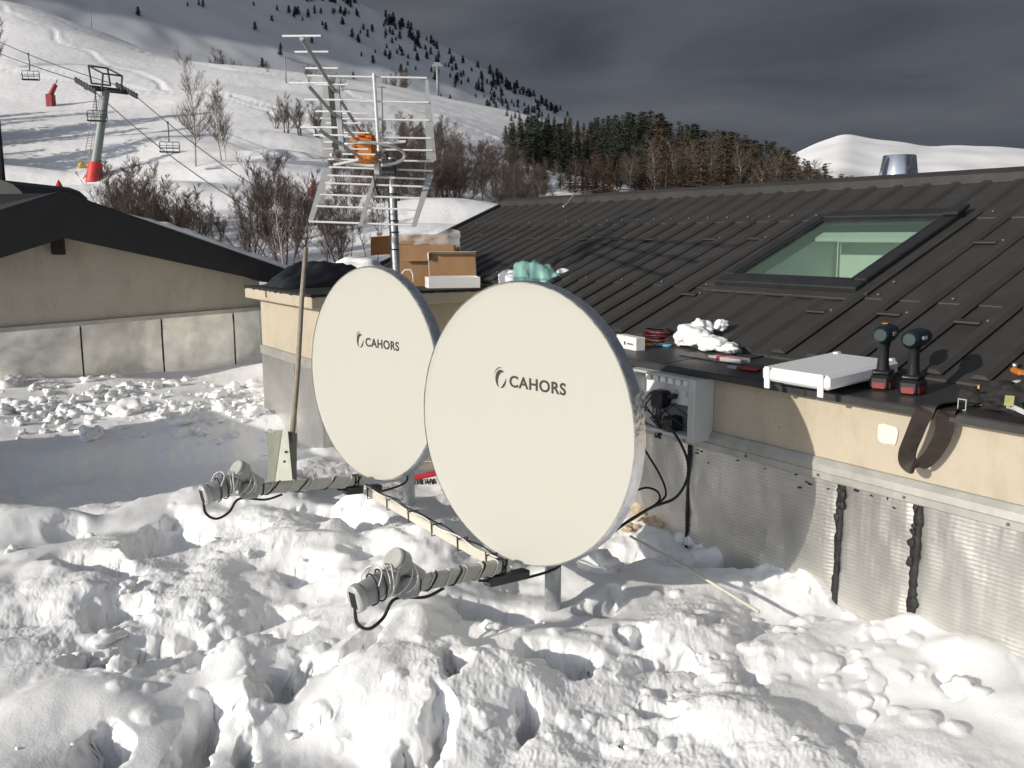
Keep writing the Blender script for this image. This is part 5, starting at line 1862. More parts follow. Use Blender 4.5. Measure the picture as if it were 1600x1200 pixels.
for yy in (-.14, -.10, -.03):
    MB().lathe([(.016, -.003), (.014, 0.001)], Matrix.Translation((-.047, yy, .05)) @ Matrix.Rotation(R(-90), 4, 'Y'), 16).build('socket', M['box_grey'], EB)
MB().box((-0.115, 0.0 - .005, -0.02), (-0.046, .062, .055), bev=.010).build('power_adapter', M['black'], EB)
MB().box((-0.085, -.045, .025), (-0.046, -.012, .045), bev=.005).build('plug', M['black'], EB)
MB().box((-0.10, -.055, -.115), (-0.02, .0, -.05), bev=.010).build('power_adapter', M['black'], EB)
cbm = MB()
r_ = random.Random(12)
for k in range(7):
    ys = .12 - k * .025
    x_ = -.06 - r_.random() * .03
    cbm.tube([(-.05, ys, .02 + r_.uniform(-.02, .03)), (x_ - .03, ys + r_.uniform(-.02, .02), -.02), (x_ - .02, .05 + r_.uniform(-.03, .03), -.07), (x_, .03 + r_.uniform(-.03, .03), -.11), (-.10, .02 + r_.uniform(-.02, .02), -.15)], .0032, 5)
cbm.tube([(-.08, .0, .0), (-.09, -.06, .005), (-.07, -.12, -.03), (-.05, -.165, -.06)], .0034, 5)
cbm.tube([(-.08, .01, -.02), (-.09, -.05, -.05), (-.07, -.10, -.08), (-.05, -.165, -.10)], .0034, 5)
cbm.build('black_cable', M['rubber'], EB, smooth=True)
cw = MB()
for k in range(4):
    cw.tube([(-.05, .13 + .01 * k, .03), (-.09, .15 - .012 * k, .0), (-.09, .15 - .01 * k, -.05), (-.07, .12 - .02 * k, -.10 - .004 * k), (-.06, .05, -.10)], .0028, 5)
cw.build('white_cable', M['cable_white'], EB, smooth=True)
# second, mostly hidden box with cables left of it
E2b = empty('junction_box', loc2w(2.70, 3.12, -0.67), TH, 'small pale box with green and white cables peeping beside the near dish', 'junction box')
MB().box((-0.07, -.07, -.12), (-0.001, .10, .12), bev=.004).build('housing', M['box_grey'], E2b)
c2_ = MB()
for k in range(9):
    c2_.tube([(-.075, -.06 + .015 * k, .10), (-.085, -.05 + .013 * k + r_.uniform(-.02, .02), .03), (-.08, -.05 + .012 * k + r_.uniform(-.02, .02), -.04), (-.075, -.04 + .01 * k, -.13)], .004, 5)
c2_.build('cables', M['rubber'], E2b, smooth=True)

# cables running down from the box to the dishes
for k, (pts, rad, lab) in enumerate([
    ([(1045, 665, 3.55), (1062, 690, 3.5), (1074, 720, 3.45), (1073, 750, 3.42), (1055, 778, 3.38), (1020, 792, 3.34), (985, 812, 3.28), (955, 832, 3.22), (920, 840, 3.22)], .0055, 'thick black cable bowing from the electrical box down to the near dish'),
    ([(1000, 690, 3.62), (1015, 715, 3.58), (1030, 740, 3.52), (1040, 765, 3.45), (1036, 780, 3.4), (1005, 800, 3.32), (968, 824, 3.24)], .0045, 'thin black cable hanging left of the bowed cable, behind the near dish'),
    ([(990, 768, 3.5), (1010, 762, 3.48), (1027, 768, 3.44), (1030, 782, 3.4), (1010, 798, 3.34), (975, 820, 3.26), (950, 838, 3.2)], .0045, 'lowest black cable loop on the foil beside the near dish rim')]):
    # smooth through the points
    P = [at(*q) for q in pts]
    out = []
    for i in range(len(P) - 1):
        p0, p1, p2, p3 = P[max(i - 1, 0)], P[i], P[i + 1], P[min(i + 2, len(P) - 1)]
        for s_ in range(6):
            t = s_ / 6
            out.append(0.5 * ((2 * p1) + (p2 - p0) * t + (2 * p0 - 5 * p1 + 4 * p2 - p3) * t * t + (3 * p1 - p0 - 3 * p2 + p3) * t ** 3))
    out.append(P[-1])
    tag(MB().tube(out, rad, 6).build('black_cable', M['rubber'], None, smooth=True), lab, 'cable')
rdm = MB()
a_, b_ = at_z(985, 838, -1.28), at_z(1186, 956, -1.265)
rdm.tube([a_, a_.lerp(b_, .5) + Vector((0, 0, .008)), b_], .006, 8)
tag(rdm.build('thin_rod', M['bar'], None, smooth=True), 'thin pale rod lying on the snow from the near dish to the foil wall', 'rod')
r_ = random.Random(8)
for k, (px, py, s_) in enumerate([(1003, 826, .05), (1022, 836, .035), (985, 838, .03), (1035, 840, .028)]):
    p = at_z(px, py, -1.33)
    o_ = MB().blob((p.x, p.y, ground_z(p.x, p.y) + s_ * .4), (s_ * 1.3, s_, s_ * .8), k + 40, .35, 2).build('stone', M['rubble'], None, smooth=False)
    tag(o_, ['largest beige stone on the snow below the cables', 'beige stone right of the largest one below the cables', 'leftmost beige stone below the cables, by the dish rim', 'rightmost small beige stone below the cables'][k], 'stone', 'stones by the foil wall')

# ------------------------------------------------------------------ things on the ledge


def lpt(px, py, h=0.0):
    """point of the ledge seen at that pixel"""
    r = ray(px, py)
    # plane z = -0.538 + (x-2.644)*0.0625 + h
    t = (-0.538 - 2.644 * 0.0625 + h) / (r.z - 0.0625 * r.dot(BD))
    return r * t


# box cover
LC = empty('box_cover', loc2w(2.545, 2.175, ledge_z(2.78) + 0.003), TH, 'flat light grey plastic cover of the electrical box lying on the ledge', 'cover')
sl_ = Matrix.Rotation(-math.atan(.0625), 4, 'Y')
LW, LD, LH = -0.29, 0.40, 0.050
lz = 0.012
MB().box((0.0, LW, lz), (LD, 0, lz + LH), sl_, bev=.010).build('lid_shell', M['white_plastic'], LC)
for x_, y_ in ((-.004, -.03), (-.004, LW + .03), (LD - .02, -.03), (LD - .02, LW + .03)):
    cpm = MB().box((x_ - .004, y_ - .012, lz - .026), (x_ + .006, y_ + .012, lz + LH + .004), sl_, bev=.003)
    cpm.build('screw_lug', M['white_plastic'], LC) if x_ < 0 else MB().box((x_, y_ - .012, lz), (x_ + .026, y_ + .012, lz + LH + .005), sl_, bev=.003).build('screw_lug', M['white_plastic'], LC)
MB().box((0.05, LW + .06, lz - .014), (LD - .03, -.06, lz + .001), sl_).build('inner_rib', M['box_grey'], LC)


def drill(px, py, rz, label, s_=1.0, facing=1):
    p_ = lpt(px, py)
    o_ = empty('cordless_drill', p_, rz, label, 'drill', 'drills on the ledge')
    o_.scale = (s_, s_, s_)
    # local x: towards the chuck
    MB().box((-.040, -.034, 0.0), (.058, .034, .050), None, bev=.010).build('battery', M['black'], o_)
    MB().box((-.0425, -.020, .006), (-.0405, .020, .026)).build('battery_badge', M['drill_red'], o_)
    MB().box((-.036, -.0355, .006), (.040, -.0345, .028)).build('battery_badge', M['drill_red'], o_)
    g_ = MB()
    g_.box((-.030, -.030, .050), (.046, .030, .066), None, bev=.006)
    g_.tube([(.004, 0, .060), (.0, 0, .10), (-.006, 0, .14), (-.008, 0, .165)], [.022, .019, .019, .024], 12)
    g_.build('grip', M['black'], o_, smooth=True, auto=50)
    bd__ = MB()
    bd__.lathe([(.020, -.062), (.030, -.052), (.033, -.02), (.033, .035), (.028, .055)], Matrix.Translation((.0, 0, .190)) @ Matrix.Rotation(R(90), 4, 'Y'), 20)
    bd_o_ = bd__.build('motor_housing', M['drill'], o_, smooth=True, auto=40)
    MB().box((-.03, -.0345, .188), (.012, -.033, .200)).build('maker_plate', M['white_plastic'], bd_o_)
    MB().lathe([(.029, .056), (.029, .070), (.024, .072), (.024, .098), (.015, .112)], Matrix.Translation((.0, 0, .190)) @ Matrix.Rotation(R(90), 4, 'Y'), 20).build('chuck', M['black'], o_, smooth=True, auto=40)
    MB().box((.012, -.006, .145), (.028, .006, .165), None, bev=.003).build('trigger', M['drill_red'], o_)
    return o_


drill(1377, 607, TH + R(20), 'left cordless drill beside the grey cover, orange mark on top', 1.02)
drill(1424, 615, TH + R(14), 'right cordless drill standing between the other drill and the belt', 1.0)
o_m = MB().box((-.014, -.010, .2235), (.014, .010, .228), None, bev=.002).build('orange_mark', M['orange'], bpy.data.objects['cordless_drill'])


def strap(pts, wdir, width, th_):
    """band along a path, width vector per point"""
    b__ = MB()
    P = [Vector(p_) for p_ in pts]
    vs, fs = [], []
    n_ = len(P)
    for i, p_ in enumerate(P):
        t = (P[min(i + 1, n_ - 1)] - P[max(i - 1, 0)]).normalized()
        w = Vector(wdir[i] if isinstance(wdir, list) else wdir)
        w = (w - t * w.dot(t)).normalized() * width / 2
        nn = t.cross(w).normalized() * th_ / 2
        vs += [p_ - w - nn, p_ + w - nn, p_ + w + nn, p_ - w + nn]
    for i in range(n_ - 1):
        for k_ in range(4):
            k2 = (k_ + 1) % 4
            fs.append((i * 4 + k_, i * 4 + k2, i * 4 + 4 + k2, i * 4 + 4 + k_))
    fs += [(3, 2, 1, 0), tuple((n_ - 1) * 4 + k_ for k_ in range(4))]
    return b__.poly(vs, fs)


def onw(px, py, x):
    """point on a plane parallel to the wall at local depth x"""
    r = ray(px, py)
    return r * (x / r.dot(BD))


BT = empty('tool_belt', loc2w(2.66, 1.6, -0.53), TH, 'dark brown tool belt hanging in a loop over the ledge', 'belt')
loop = [onw(1494, 632, 2.80), onw(1478, 632, 2.72), onw(1452, 636, 2.642), onw(1440, 652, 2.615), onw(1428, 680, 2.61), onw(1418, 706, 2.615), onw(1419, 722, 2.62), onw(1432, 729, 2.63), onw(1450, 718, 2.64), onw(1466, 696, 2.642), onw(1476, 672, 2.64), onw(1476, 655, 2.632), onw(1480, 644, 2.632), onw(1494, 640, 2.72), onw(1508, 634, 2.80)]
sp_ = spline(loop)
wd = []
for i in range(len(sp_)):
    wd.append(BD * .55 + BA * -0.62 + Vector((0, 0, .25)))
strap(sp_, wd, .054, .004).build('strap', M['leather'], BT, world=True)
bk = lpt(1504, 632, .02)
bkl = MB()
R4 = Matrix.Translation(bk) @ Matrix.Rotation(TH, 4, 'Z')
for lo, hi in [((-.004, -.014, -.018), (.0, -.011, .018)), ((-.004, .011, -.018), (.0, .014, .018)), ((-.004, -.011, .015), (.0, .011, .018)), ((-.004, -.011, -.018), (.0, .011, -.015))]:
    bkl.box(lo, hi, R4)
bkl.build('buckle', M['alu_plate'], BT, world=True)
bg = MB()
q = lpt(1518, 622, .025)
bg.blob(q, (.035, .035, .03), 3, .3, 2)
bg.build('rolled_end', M['fabric'], BT, world=True, smooth=True)

# tool bag at the right edge
TBG = empty('tool_bag', lpt(1590, 640), TH, 'low dark fabric tool bag with straps and tools at the right edge', 'tool bag')
q = lpt(1578, 628, .03)
tb = MB()
tb.blob(q, (.075, .09, .04), 6, .22, 3)
tb.blob(lpt(1560, 612, .03), (.05, .05, .035), 9, .3, 2)
tb.blob(lpt(1610, 622, .05), (.09, .07, .06), 2, .25, 3)
tb.build('body', M['fabric'], TBG, world=True, smooth=True)
strap(spline([lpt(1573, 634, .05), lpt(1585, 637, .06), lpt(1600, 644, .055), lpt(1625, 655, .05)]), (0, 0, 1), .014, .003).build('strap', M['white_strap'], TBG, world=True)
strap(spline([lpt(1582, 599, .05), lpt(1592, 597, .055), lpt(1612, 598, .05), lpt(1640, 604, .04)]), (0, 0, 1), .014, .003).build('strap', M['white_strap'], TBG, world=True)
R4 = Matrix.Translation(lpt(1577, 626, .076)) @ Matrix.Rotation(TH + R(25), 4, 'Z') @ Matrix.Rotation(R(-35), 4, 'Y')
MB().box((-.020, -.012, -.001), (.020, .012, .001), R4).build('label_tag', M['tag'], TBG, world=True)
for k, (px, py, h_, lab, mt, sz) in enumerate([(1545, 637, .012, 'orange-handled cutter lying in front of the tool bag', 'orange', (.012, .05, .009)), (1588, 603, .05, 'orange-handled tool tucked behind the strap at the right edge', 'orange', (.012, .035, .010))]):
    o_ = empty('hand_tool', lpt(px, py), TH + R(10 - 50 * k), lab, 'hand tool')
    MB().box((-sz[0], -sz[1], h_ - sz[2]), (sz[0], sz[1], h_ + sz[2]), None, bev=.005).build('handle', M[mt], o_)
    MB().lathe([(.010, 0), (.012, .008), (.009, .018)], Matrix.Translation((0, sz[1] - .01, h_ + sz[2])), 14).build('steel_head', M['chrome'], o_, smooth=True)
    MB().box((-.004, -sz[1] - .06, h_ - .003), (.004, -sz[1] + .005, h_ + .003)).build('blade', M['alu_plate'], o_)
o_ = empty('screwdriver', lpt(1530, 612), TH + R(-60), 'black screwdriver with brass-coloured end beside the tool bag', 'screwdriver')
MB().lathe([(.009, 0), (.012, .01), (.012, .07), (.007, .085)], Matrix.Translation((0, 0, .014)) @ Matrix.Rotation(R(90), 4, 'Y'), 12).build('handle', M['black'], o_, smooth=True)
MB().lathe([(.0095, -.006), (.0095, .0)], Matrix.Translation((0, 0, .014)) @ Matrix.Rotation(R(90), 4, 'Y'), 12).build('end_cap', M['yellow'], o_, smooth=True)
MB().lathe([(.003, .085), (.003, .17)], Matrix.Translation((0, 0, .014)) @ Matrix.Rotation(R(90), 4, 'Y'), 8).build('shaft', M['alu_plate'], o_, smooth=True)
o_ = empty('adjustable_spanner', lpt(1572, 594), TH + R(-40), 'steel spanner lying above the screwdriver by the tool bag', 'spanner')
MB().box((-.07, -.008, .02), (.05, .008, .028), None, bev=.003).build('handle', M['alu_plate'], o_)
MB().box((.05, -.02, .019), (.085, .02, .031), None, bev=.006).build('jaw', M['alu'], o_)

# small white carton, cable coil, pliers
o_ = empty('small_carton', lpt(985, 545), TH - R(10), 'small white printed carton half hidden behind the near dish rim', 'carton')
MB().box((-.025, -.09, 0), (.025, .09, .062), None, bev=.002).build('body', M['card_white'], o_)
pr = MB()
for k, (y_, w_, h_) in enumerate([(.01, .012, .016), (-.012, .004, .009), (-.020, .005, .008), (-.029, .005, .009), (-.038, .004, .008), (-.046, .005, .009), (-.055, .005, .008), (-.064, .004, .009)]):
    pr.box((-.0262, y_ - w_ / 2, .028 - h_ / 2), (-.0252, y_ + w_ / 2, .028 + h_ / 2))
pr.build('print', M['logo'], o_)
o_ = empty('cable_coil', lpt(1028, 533), TH, 'coil of dark red and black cable beside the small white carton', 'cable coil')
for k in range(9):
    cc = MB()
    rr_ = .062 - .005 * (k % 3)
    cc.tube([(rr_ * math.cos(R(i * 15)) + .004 * math.sin(i + k), rr_ * 1.25 * math.sin(R(i * 15)), .006 + .0065 * k + .003 * math.sin(i * .7 + k)) for i in range(25)], .0034, 6)
    cc.build('cable_turn', M['drill_red'] if k % 3 == 1 else M['rubber'], o_, smooth=True)
o_ = empty('orange_connector', lpt(1005, 541), TH + R(25), 'bright orange cable connector lying before the cable coil', 'connector')
MB().box((-.014, -.020, 0), (.014, .020, .014), None, bev=.004).build('body', M['orange'], o_)
MB().lathe([(.010, 0), (.008, .030)], Matrix.Translation((0, -.02, .008)) @ Matrix.Rotation(R(90), 4, 'X'), 10).build('collar', M['orange'], o_)
MB().tube([(0, .02, .007), (.01, .05, .006), (.03, .08, .01)], .004, 6).build('lead', M['orange'], o_, smooth=True)


def pliers(px, py, rz, mt, label, s_=1.0):
    o__ = empty('pliers', lpt(px, py), rz, label, 'pliers')
    o__.scale = (s_, s_, s_)
    for sg in (1, -1):
        MB().tube(spline([(0, 0, .012), (.03, .012 * sg, .012), (.07, .020 * sg, .011), (.115, .014 * sg, .010)], 5), [.006] * 5 + [.0085] * 10 + [.007], 8).build('handle', M[mt], o__, smooth=True)
        MB().poly([(-.045, .001 * sg, .007), (0.005, .001 * sg, .007), (.005, .013 * sg, .007), (-.035, .008 * sg, .007), (-.045, .001 * sg, .016), (.005, .001 * sg, .018), (.005, .013 * sg, .018), (-.035, .008 * sg, .016)],
                  [(0, 1, 2, 3), (4, 5, 6, 7), (0, 1, 5, 4), (1, 2, 6, 5), (2, 3, 7, 6), (3, 0, 4, 7)]).build('jaw', M['alu_plate'], o__)
    MB().lathe([(.009, .004), (.009, .020)], None, 14).build('pivot', M['alu_plate'], o__)
    return o__


pliers(1022, 541, TH + R(-70), 'blue', 'blue-handled pliers in front of the cable coil', .75)
pliers(1120, 562, TH + R(-82), 'red', 'red-handled pliers resting along the clear plastic case', 1.0)
pliers(1150, 578, TH + R(-70), 'drill_red', 'dark red pliers lying at the edge of the ledge, left of the cover', .85)
o_ = empty('clear_case', lpt(1148, 566), TH + R(5), 'small clear plastic case with black inlay on the ledge', 'case')
MB().box((-.035, -.055, 0), (.035, .055, .020), None, bev=.003).build('shell', M['clear_box'], o_)
MB().box((-.022, -.035, .004), (.022, .020, .012), None).build('inlay', M['black'], o_)
o_ = empty('clear_case', lpt(1137, 552), TH + R(0), 'second clear case behind the red pliers, against the snow clump', 'case')
MB().box((-.03, -.06, 0), (.03, .06, .018), None, bev=.003).build('shell', M['clear_box'], o_)
MB().box((-.02, -.05, .003), (.02, .0, .010), None).build('inlay', M['box_grey'], o_)
o_ = MB()
pq = loc2w(2.93, 2.76, ledge_z(2.93) + .0045)
o_.box((-.10, -.17, -.002), (.13, .13, .002), Matrix.Translation(pq) @ Matrix.Rotation(TH, 4, 'Z') @ Matrix.Rotation(-math.atan(.0625), 4, 'Y'))
tag(o_.build('metal_offcut', M['roof'], None), 'dark sheet metal offcut lying on the ledge beside the cable coil', 'metal sheet')
# clump of white packing film / snow
sc1 = empty('snow_clump', loc2w(3.22, 2.98, -0.44), TH, 'clump of white snow on the ledge behind the pliers', 'snow clump')
sm = MB()
for (px, py, h_, rad, sd_) in [(1085, 524, .03, (.075, .11, .055), 3), (1072, 527, .03, (.05, .07, .045), 13), (1115, 536, .02, (.06, .10, .035), 5), (1095, 515, .075, (.05, .07, .05), 7), (1126, 508, .09, (.035, .035, .025), 9), (1140, 544, .01, (.04, .07, .022), 11)]:
    p_ = w2roof(px, py)
    sm.blob(loc2w(p_.x, p_.y, p_.z) * 0.975, rad, sd_, .22, 3)
sm.build('heap', M['snow'], sc1, world=True, smooth=True)

# ------------------------------------------------------------------ trees


def bare_tree_meshes(seed, h, spread, nb, trunk_m, twig_m, stems=1, twig_r=.016, droop=0.0, dens=1.0):
    """trunk with limbs, and a crown of twigs; returns two mesh builders"""
    r = random.Random(seed)
    tk, tw = MB(), MB()

    def branch(p, d, L, rad, lev):
        n = 3 if lev < 2 else 2
        pts, rad_l = [p], [rad]
        q, dd = p.copy(), d.copy()
        for i in range(n):
            dd = (dd + Vector((r.gauss(0, .07), r.gauss(0, .07), r.gauss(0.06, .06)))).normalized()
            q = q + dd * (L / n)
            pts.append(q.copy())
            rad_l.append(rad * (1 - .6 * (i + 1) / n))
        (tk if lev < 2 else tw).tube(pts, rad_l, 6 if lev == 0 else (4 if lev == 1 else 3), cap=False)
        if lev >= 3:
            return
        k = {0: 0, 1: int(9 * dens), 2: int(6 * dens)}[lev]
        for i in range(k):
            t = r.uniform(.15, 1.0)
            j = min(int(t * n), n - 1)
            f = t * n - j
            bp = pts[j].lerp(pts[j + 1], f)
            ax_ = Vector((r.gauss(0, 1), r.gauss(0, 1), r.gauss(.4, .5))).normalized()
            nd = (dd * 1.0 + ax_ * .75 + Vector((0, 0, .15))).normalized()
            branch(bp, nd, L * r.uniform(.30, .62), max(twig_r * .6, rad * .4), lev + 1)

    for s_ in range(stems):
        base = Vector((r.gauss(0, .25), r.gauss(0, .25), 0)) if stems > 1 else Vector((0, 0, 0))
        hh = h * r.uniform(.75, 1.0) if stems > 1 else h
        pts, rl = [base + Vector((0, 0, -.6))], [h * .0095]
        q, dd = base.copy(), Vector((r.gauss(0, .10 * stems ** .5), r.gauss(0, .10 * stems ** .5), 1)).normalized()
        pts.append(q.copy())
        rl.append(h * .0085)
        ns = 9
        for i in range(ns):
            dd = (dd + Vector((r.gauss(0, .05), r.gauss(0, .05), .05))).normalized()
            q = q + dd * hh / ns
            pts.append(q.copy())
            rl.append(max(h * .008 * (1 - (i + 1) / ns), .010))
        tk.tube(pts, rl, 7, cap=False)
        for i in range(nb):
            t = r.uniform(.16, .98)
            j = 1 + min(int(t * ns), ns - 1)
            bp = pts[j].lerp(pts[j + 1], t * ns - int(t * ns)) if j + 1 < len(pts) else pts[-1]
            an = r.uniform(0, 2 * math.pi)
            d = Vector((math.cos(an), math.sin(an), r.uniform(.7, 1.9))).normalized()
            branch(bp, d, h * spread * (1.15 - .75 * t) * r.uniform(.6, 1.1), max(h * .0034 * (1.2 - t), .010), 1)
    return tk, tw


def conifer_meshes(seed, h, w, layers, fill, clump, droop=.25, twist=1.0):
    """trunk and a crown of many small needle sprays on drooping branches"""
    r = random.Random(seed)
    tk, cr = MB(), MB()
    tk.tube([(0, 0, -.6), (0, 0, h * .3), (0, 0, h * .97)], [h * .016, h * .012, .012], 7, cap=False)
    for l in range(layers):
        t = (l + r.uniform(-.3, .3)) / layers
        z = h * (.08 + .90 * t)
        rad = w * (1 - t) ** .85 * r.uniform(.75, 1.12) + .05
        n = int(6 + 5 * (1 - t))
        for b in range(n):
            if r.random() > fill:
                continue
            an = 2 * math.pi * (b + r.random()) / n
            rb = rad * r.uniform(.6, 1.15)
            d = Vector((math.cos(an), math.sin(an), 0))
            m_ = max(2, int(rb / (clump * .55)))
            for i in range(m_):
                f = (i + .6) / m_
                c = Vector((0, 0, z)) + d * rb * f + Vector((0, 0, -droop * rb * f * f + .10 * rb * f))
                for _ in range(2):
                    s = clump * r.uniform(.6, 1.25) * (1.1 - .45 * f)
                    a1 = Vector((r.gauss(0, 1), r.gauss(0, 1), r.gauss(0, .7))).normalized()
                    a1 = (a1 + d * 1.0 + Vector((0, 0, -.25))).normalized()
                    a2 = a1.cross(Vector((r.gauss(0, 1), r.gauss(0, 1), r.gauss(0, 1)))).normalized()
                    o = c + Vector((r.gauss(0, 1), r.gauss(0, 1), r.gauss(0, 1))) * clump * .28
                    cr.poly([o - a1 * s * .5, o + a2 * s * .20, o + a1 * s * .8, o - a2 * s * .20], [(0, 1, 2, 3)])
    return tk, cr


TREES = {}


def proto(kind, k, tk, cr, mt, mc):
    TREES[kind, k] = (tk, cr, mt, mc, {})


for k in range(3):
    proto('birch', k, *bare_tree_meshes(50 + k, 10.0, .26, 40, 0, 0, 1, .0105, -.02, 1.2), 'birch', 'twig_grey')
    proto('bush', k, *bare_tree_meshes(70 + k, 7.0, .24, 11, 0, 0, 7, .0105, .0, 1.1), 'bark', 'twig')
    proto('sapling', k, *bare_tree_meshes(90 + k, 8.0, .20, 30, 0, 0, 1, .0105, .0, 1.1), 'bark', 'twig')
    proto('pine', k, *conifer_meshes(20 + k, 10.0, 2.1, 26, .92, .42, .35), 'bark', 'needle')
    proto('larch', k, *conifer_meshes(30 + k, 10.0, 1.7, 24, .85, .34, .15), 'bark', 'larch')


def tree(kind, k, name, pos, scale, label, cat='tree', group=None, rz=None, sx=1.0):
    tk, cr, mt, mc, cache = TREES[kind, k]
    o = bpy.data.objects.new(name, None)
    col.objects.link(o)
    o.location = pos
    o.rotation_euler = (0, 0, random.uniform(0, 6.28) if rz is None else rz)
    o.scale = (scale * sx, scale * sx, scale)
    tag(o, label, cat, group)
    WM[o.name] = Matrix.Identity(4)
    if not cache:
        cache['t'] = tk.build('trunk', M[mt], o, smooth=True)
        cache['c'] = cr.build('crown', M[mc], o)
    else:
        part_copy(cache['t'], o, name='trunk')
        part_copy(cache['c'], o, name='crown')
    return o


TH0 = {'birch': 10.0, 'bush': 7.0, 'sapling': 8.0, 'pine': 10.0, 'larch': 10.0}


def tree_px(kind, k, name, px, base_py, top_py, label, group=None, sx=1.0, r_fixed=None):
    """tree whose foot stands on the hill where the photograph shows it, with the height it has there"""
    p = hill_point(px, base_py) if r_fixed is None else on_hill(px, r_fixed)
    dist = math.hypot(p.x, p.y)
    e_top = pxpy_to_az_el(px, top_py)[1]
    h = max(1.5, e_top * dist - p.z)
    return tree(kind, k, name, p, h / TH0[kind], label, 'tree', group, sx=sx)


# two birches on the ski slope, and neighbours
tree_px('birch', 0, 'birch_tree', 306, 262, 95, 'tall bare birch left of the pair on the ski slope', sx=1.05)
tree_px('birch', 1, 'birch_tree', 346, 252, 128, 'bare birch right of the pair on the ski slope', sx=1.15)
tree_px('birch', 2, 'birch_tree', 353, 250, 150, 'thinner birch stem leaning out beside the right birch of the pair', sx=.9)
tree_px('birch', 1, 'birch_tree', -2, 110, 28, 'bare tree cut by the left edge above the chairlift', sx=1.0)
# unseen pines added on the left to throw shadows across the lower ski slope
rs2 = random.Random(41)
for i in range(22):
    T = hill_point(-40 + 19 * i + rs2.uniform(-8, 8), [178, 205, 232, 192][i % 4] + rs2.uniform(-8, 8))
    k_ = 24.0
    while k_ < 120 and math.atan2(T.x - LX * k_, T.y - LY * k_) > R(-34):
        k_ += 2
    x_, y_ = T.x - LX * k_, T.y - LY * k_
    zt = float(hill_z(x_, y_))
    h_ = T.z + k_ * math.tan(SUN_EL) - zt
    tree('pine', i % 3, 'pine_tree', (x_, y_, zt), min(max(h_, 7.0), 24.0) / 10.0, 'unseen tall pine added on the left to shade the ski slope', 'tree', 'unseen pines added to shade the ski slope', sx=1.5)
# thicket below the pylon
r_ = random.Random(14)
for i in range(44):
    px = 170 + i * 4.1 + r_.uniform(-4, 4)
    tree_px(['sapling', 'bush'][i % 4 == 3], i % 3, 'sapling', px, 0, 262 + r_.uniform(-30, 30) + 20 * abs(i - 9) / 9, 'thin bare sapling in the dark thicket above the gable roof', 'saplings in the thicket above the gable roof', 1.25, r_fixed=r_.uniform(42, 58))
for i in range(46):
    px = 378 + i * 4.9 + r_.uniform(-4, 4)
    topy = np.interp(px, [378, 400, 430, 445, 480, 520, 600], [300, 262, 232, 240, 285, 300, 318]) + abs(r_.gauss(0, 18))
    tree_px(['sapling', 'birch', 'sapling', 'bush'][i % 4], (i + 1) % 3, 'bare_tree', px, 0, topy, 'bare brown tree standing below the antenna, left of the mast', 'bare trees behind the rear dish', 1.15, r_fixed=r_.uniform(40, 62))
# bushes on the slope
for i, (px, base, top, lab) in enumerate([(448, 208, 140, 'bare brown bush left of the antenna booms'), (468, 212, 148, 'reddish bare bush beside the antenna booms'), (495, 215, 150, 'bare bush behind the lower antenna boom'), (432, 202, 158, 'leftmost small bush of the clump by the antenna'),
                                          (483, 128, 98, 'small bush on the skyline behind the antenna tip'), (520, 140, 112, 'bush on the skyline behind the upper reflector'), (535, 142, 118, 'second bush on the skyline behind the upper reflector'), (418, 112, 92, 'tiny bush on the skyline left of the antenna'),
                                          (344, 95, 74, 'small conifer-like bush on the ski hill skyline'), (370, 100, 90, 'low bush on the ski hill skyline'), (628, 130, 100, 'pale bush on the skyline behind the reflector'), (615, 128, 108, 'low bush on the skyline beside the pale bush')]):
    tree_px('bush', i % 3, 'bare_bush', px, base, top, lab, None, 1.2)
# brown wood between the antenna and the forest
for i in range(230):
    px = r_.uniform(520, 860)
    r0 = r_.uniform(74, 130)
    top = np.interp(px, [520, 585, 640, 700, 760, 800, 860], [215, 192, 176, 188, 198, 208, 250]) + (130 - r0) * .9 + r_.uniform(-8, 22)
    tree_px(['sapling', 'bush', 'birch'][i % 3], i % 3, 'bare_tree', px, 0, top, 'bare reddish-brown tree in the wood between antenna and forest', 'bare wood between antenna and forest', 1.35, r_fixed=r0)
# forest on the right
SILX = [785, 800, 820, 850, 875, 900, 950, 1010, 1060, 1130, 1200, 1232, 1270, 1310, 1330]
SILY = [215, 190, 178, 172, 180, 182, 176, 168, 186, 200, 214, 230, 252, 280, 292]
for i in range(84):
    px = 792 + (i + r_.random()) * (1300 - 792) / 84
    for row, (r0, lift) in enumerate([(178, 0), (155, 8), (138, 22)]):
        if row and (i + row) % 3 == 0:
            continue
        top = np.interp(px, SILX, SILY) + lift + abs(r_.gauss(0, 9)) - (4 if r_.random() < .06 else 0)
        kind = 'pine' if (px < 1000 and r_.random() < .8) or r_.random() < .55 else 'larch'
        if 868 < px < 905 and row == 1:
            kind = 'larch'
        if kind == 'pine':
            tree_px('pine', i % 3, 'pine_tree', px, 0, top, 'dark green pine in the forest above the ribbed roof', 'pines in the forest above the roof', r_.uniform(1.6, 2.3), r_fixed=r0 + r_.uniform(-8, 8))
        else:
            tree_px('larch', i % 3, 'larch_tree', px, 0, top, 'brown winter larch in the forest above the ribbed roof', 'larches in the forest above the roof', r_.uniform(1.6, 2.3), r_fixed=r0 + r_.uniform(-8, 8))
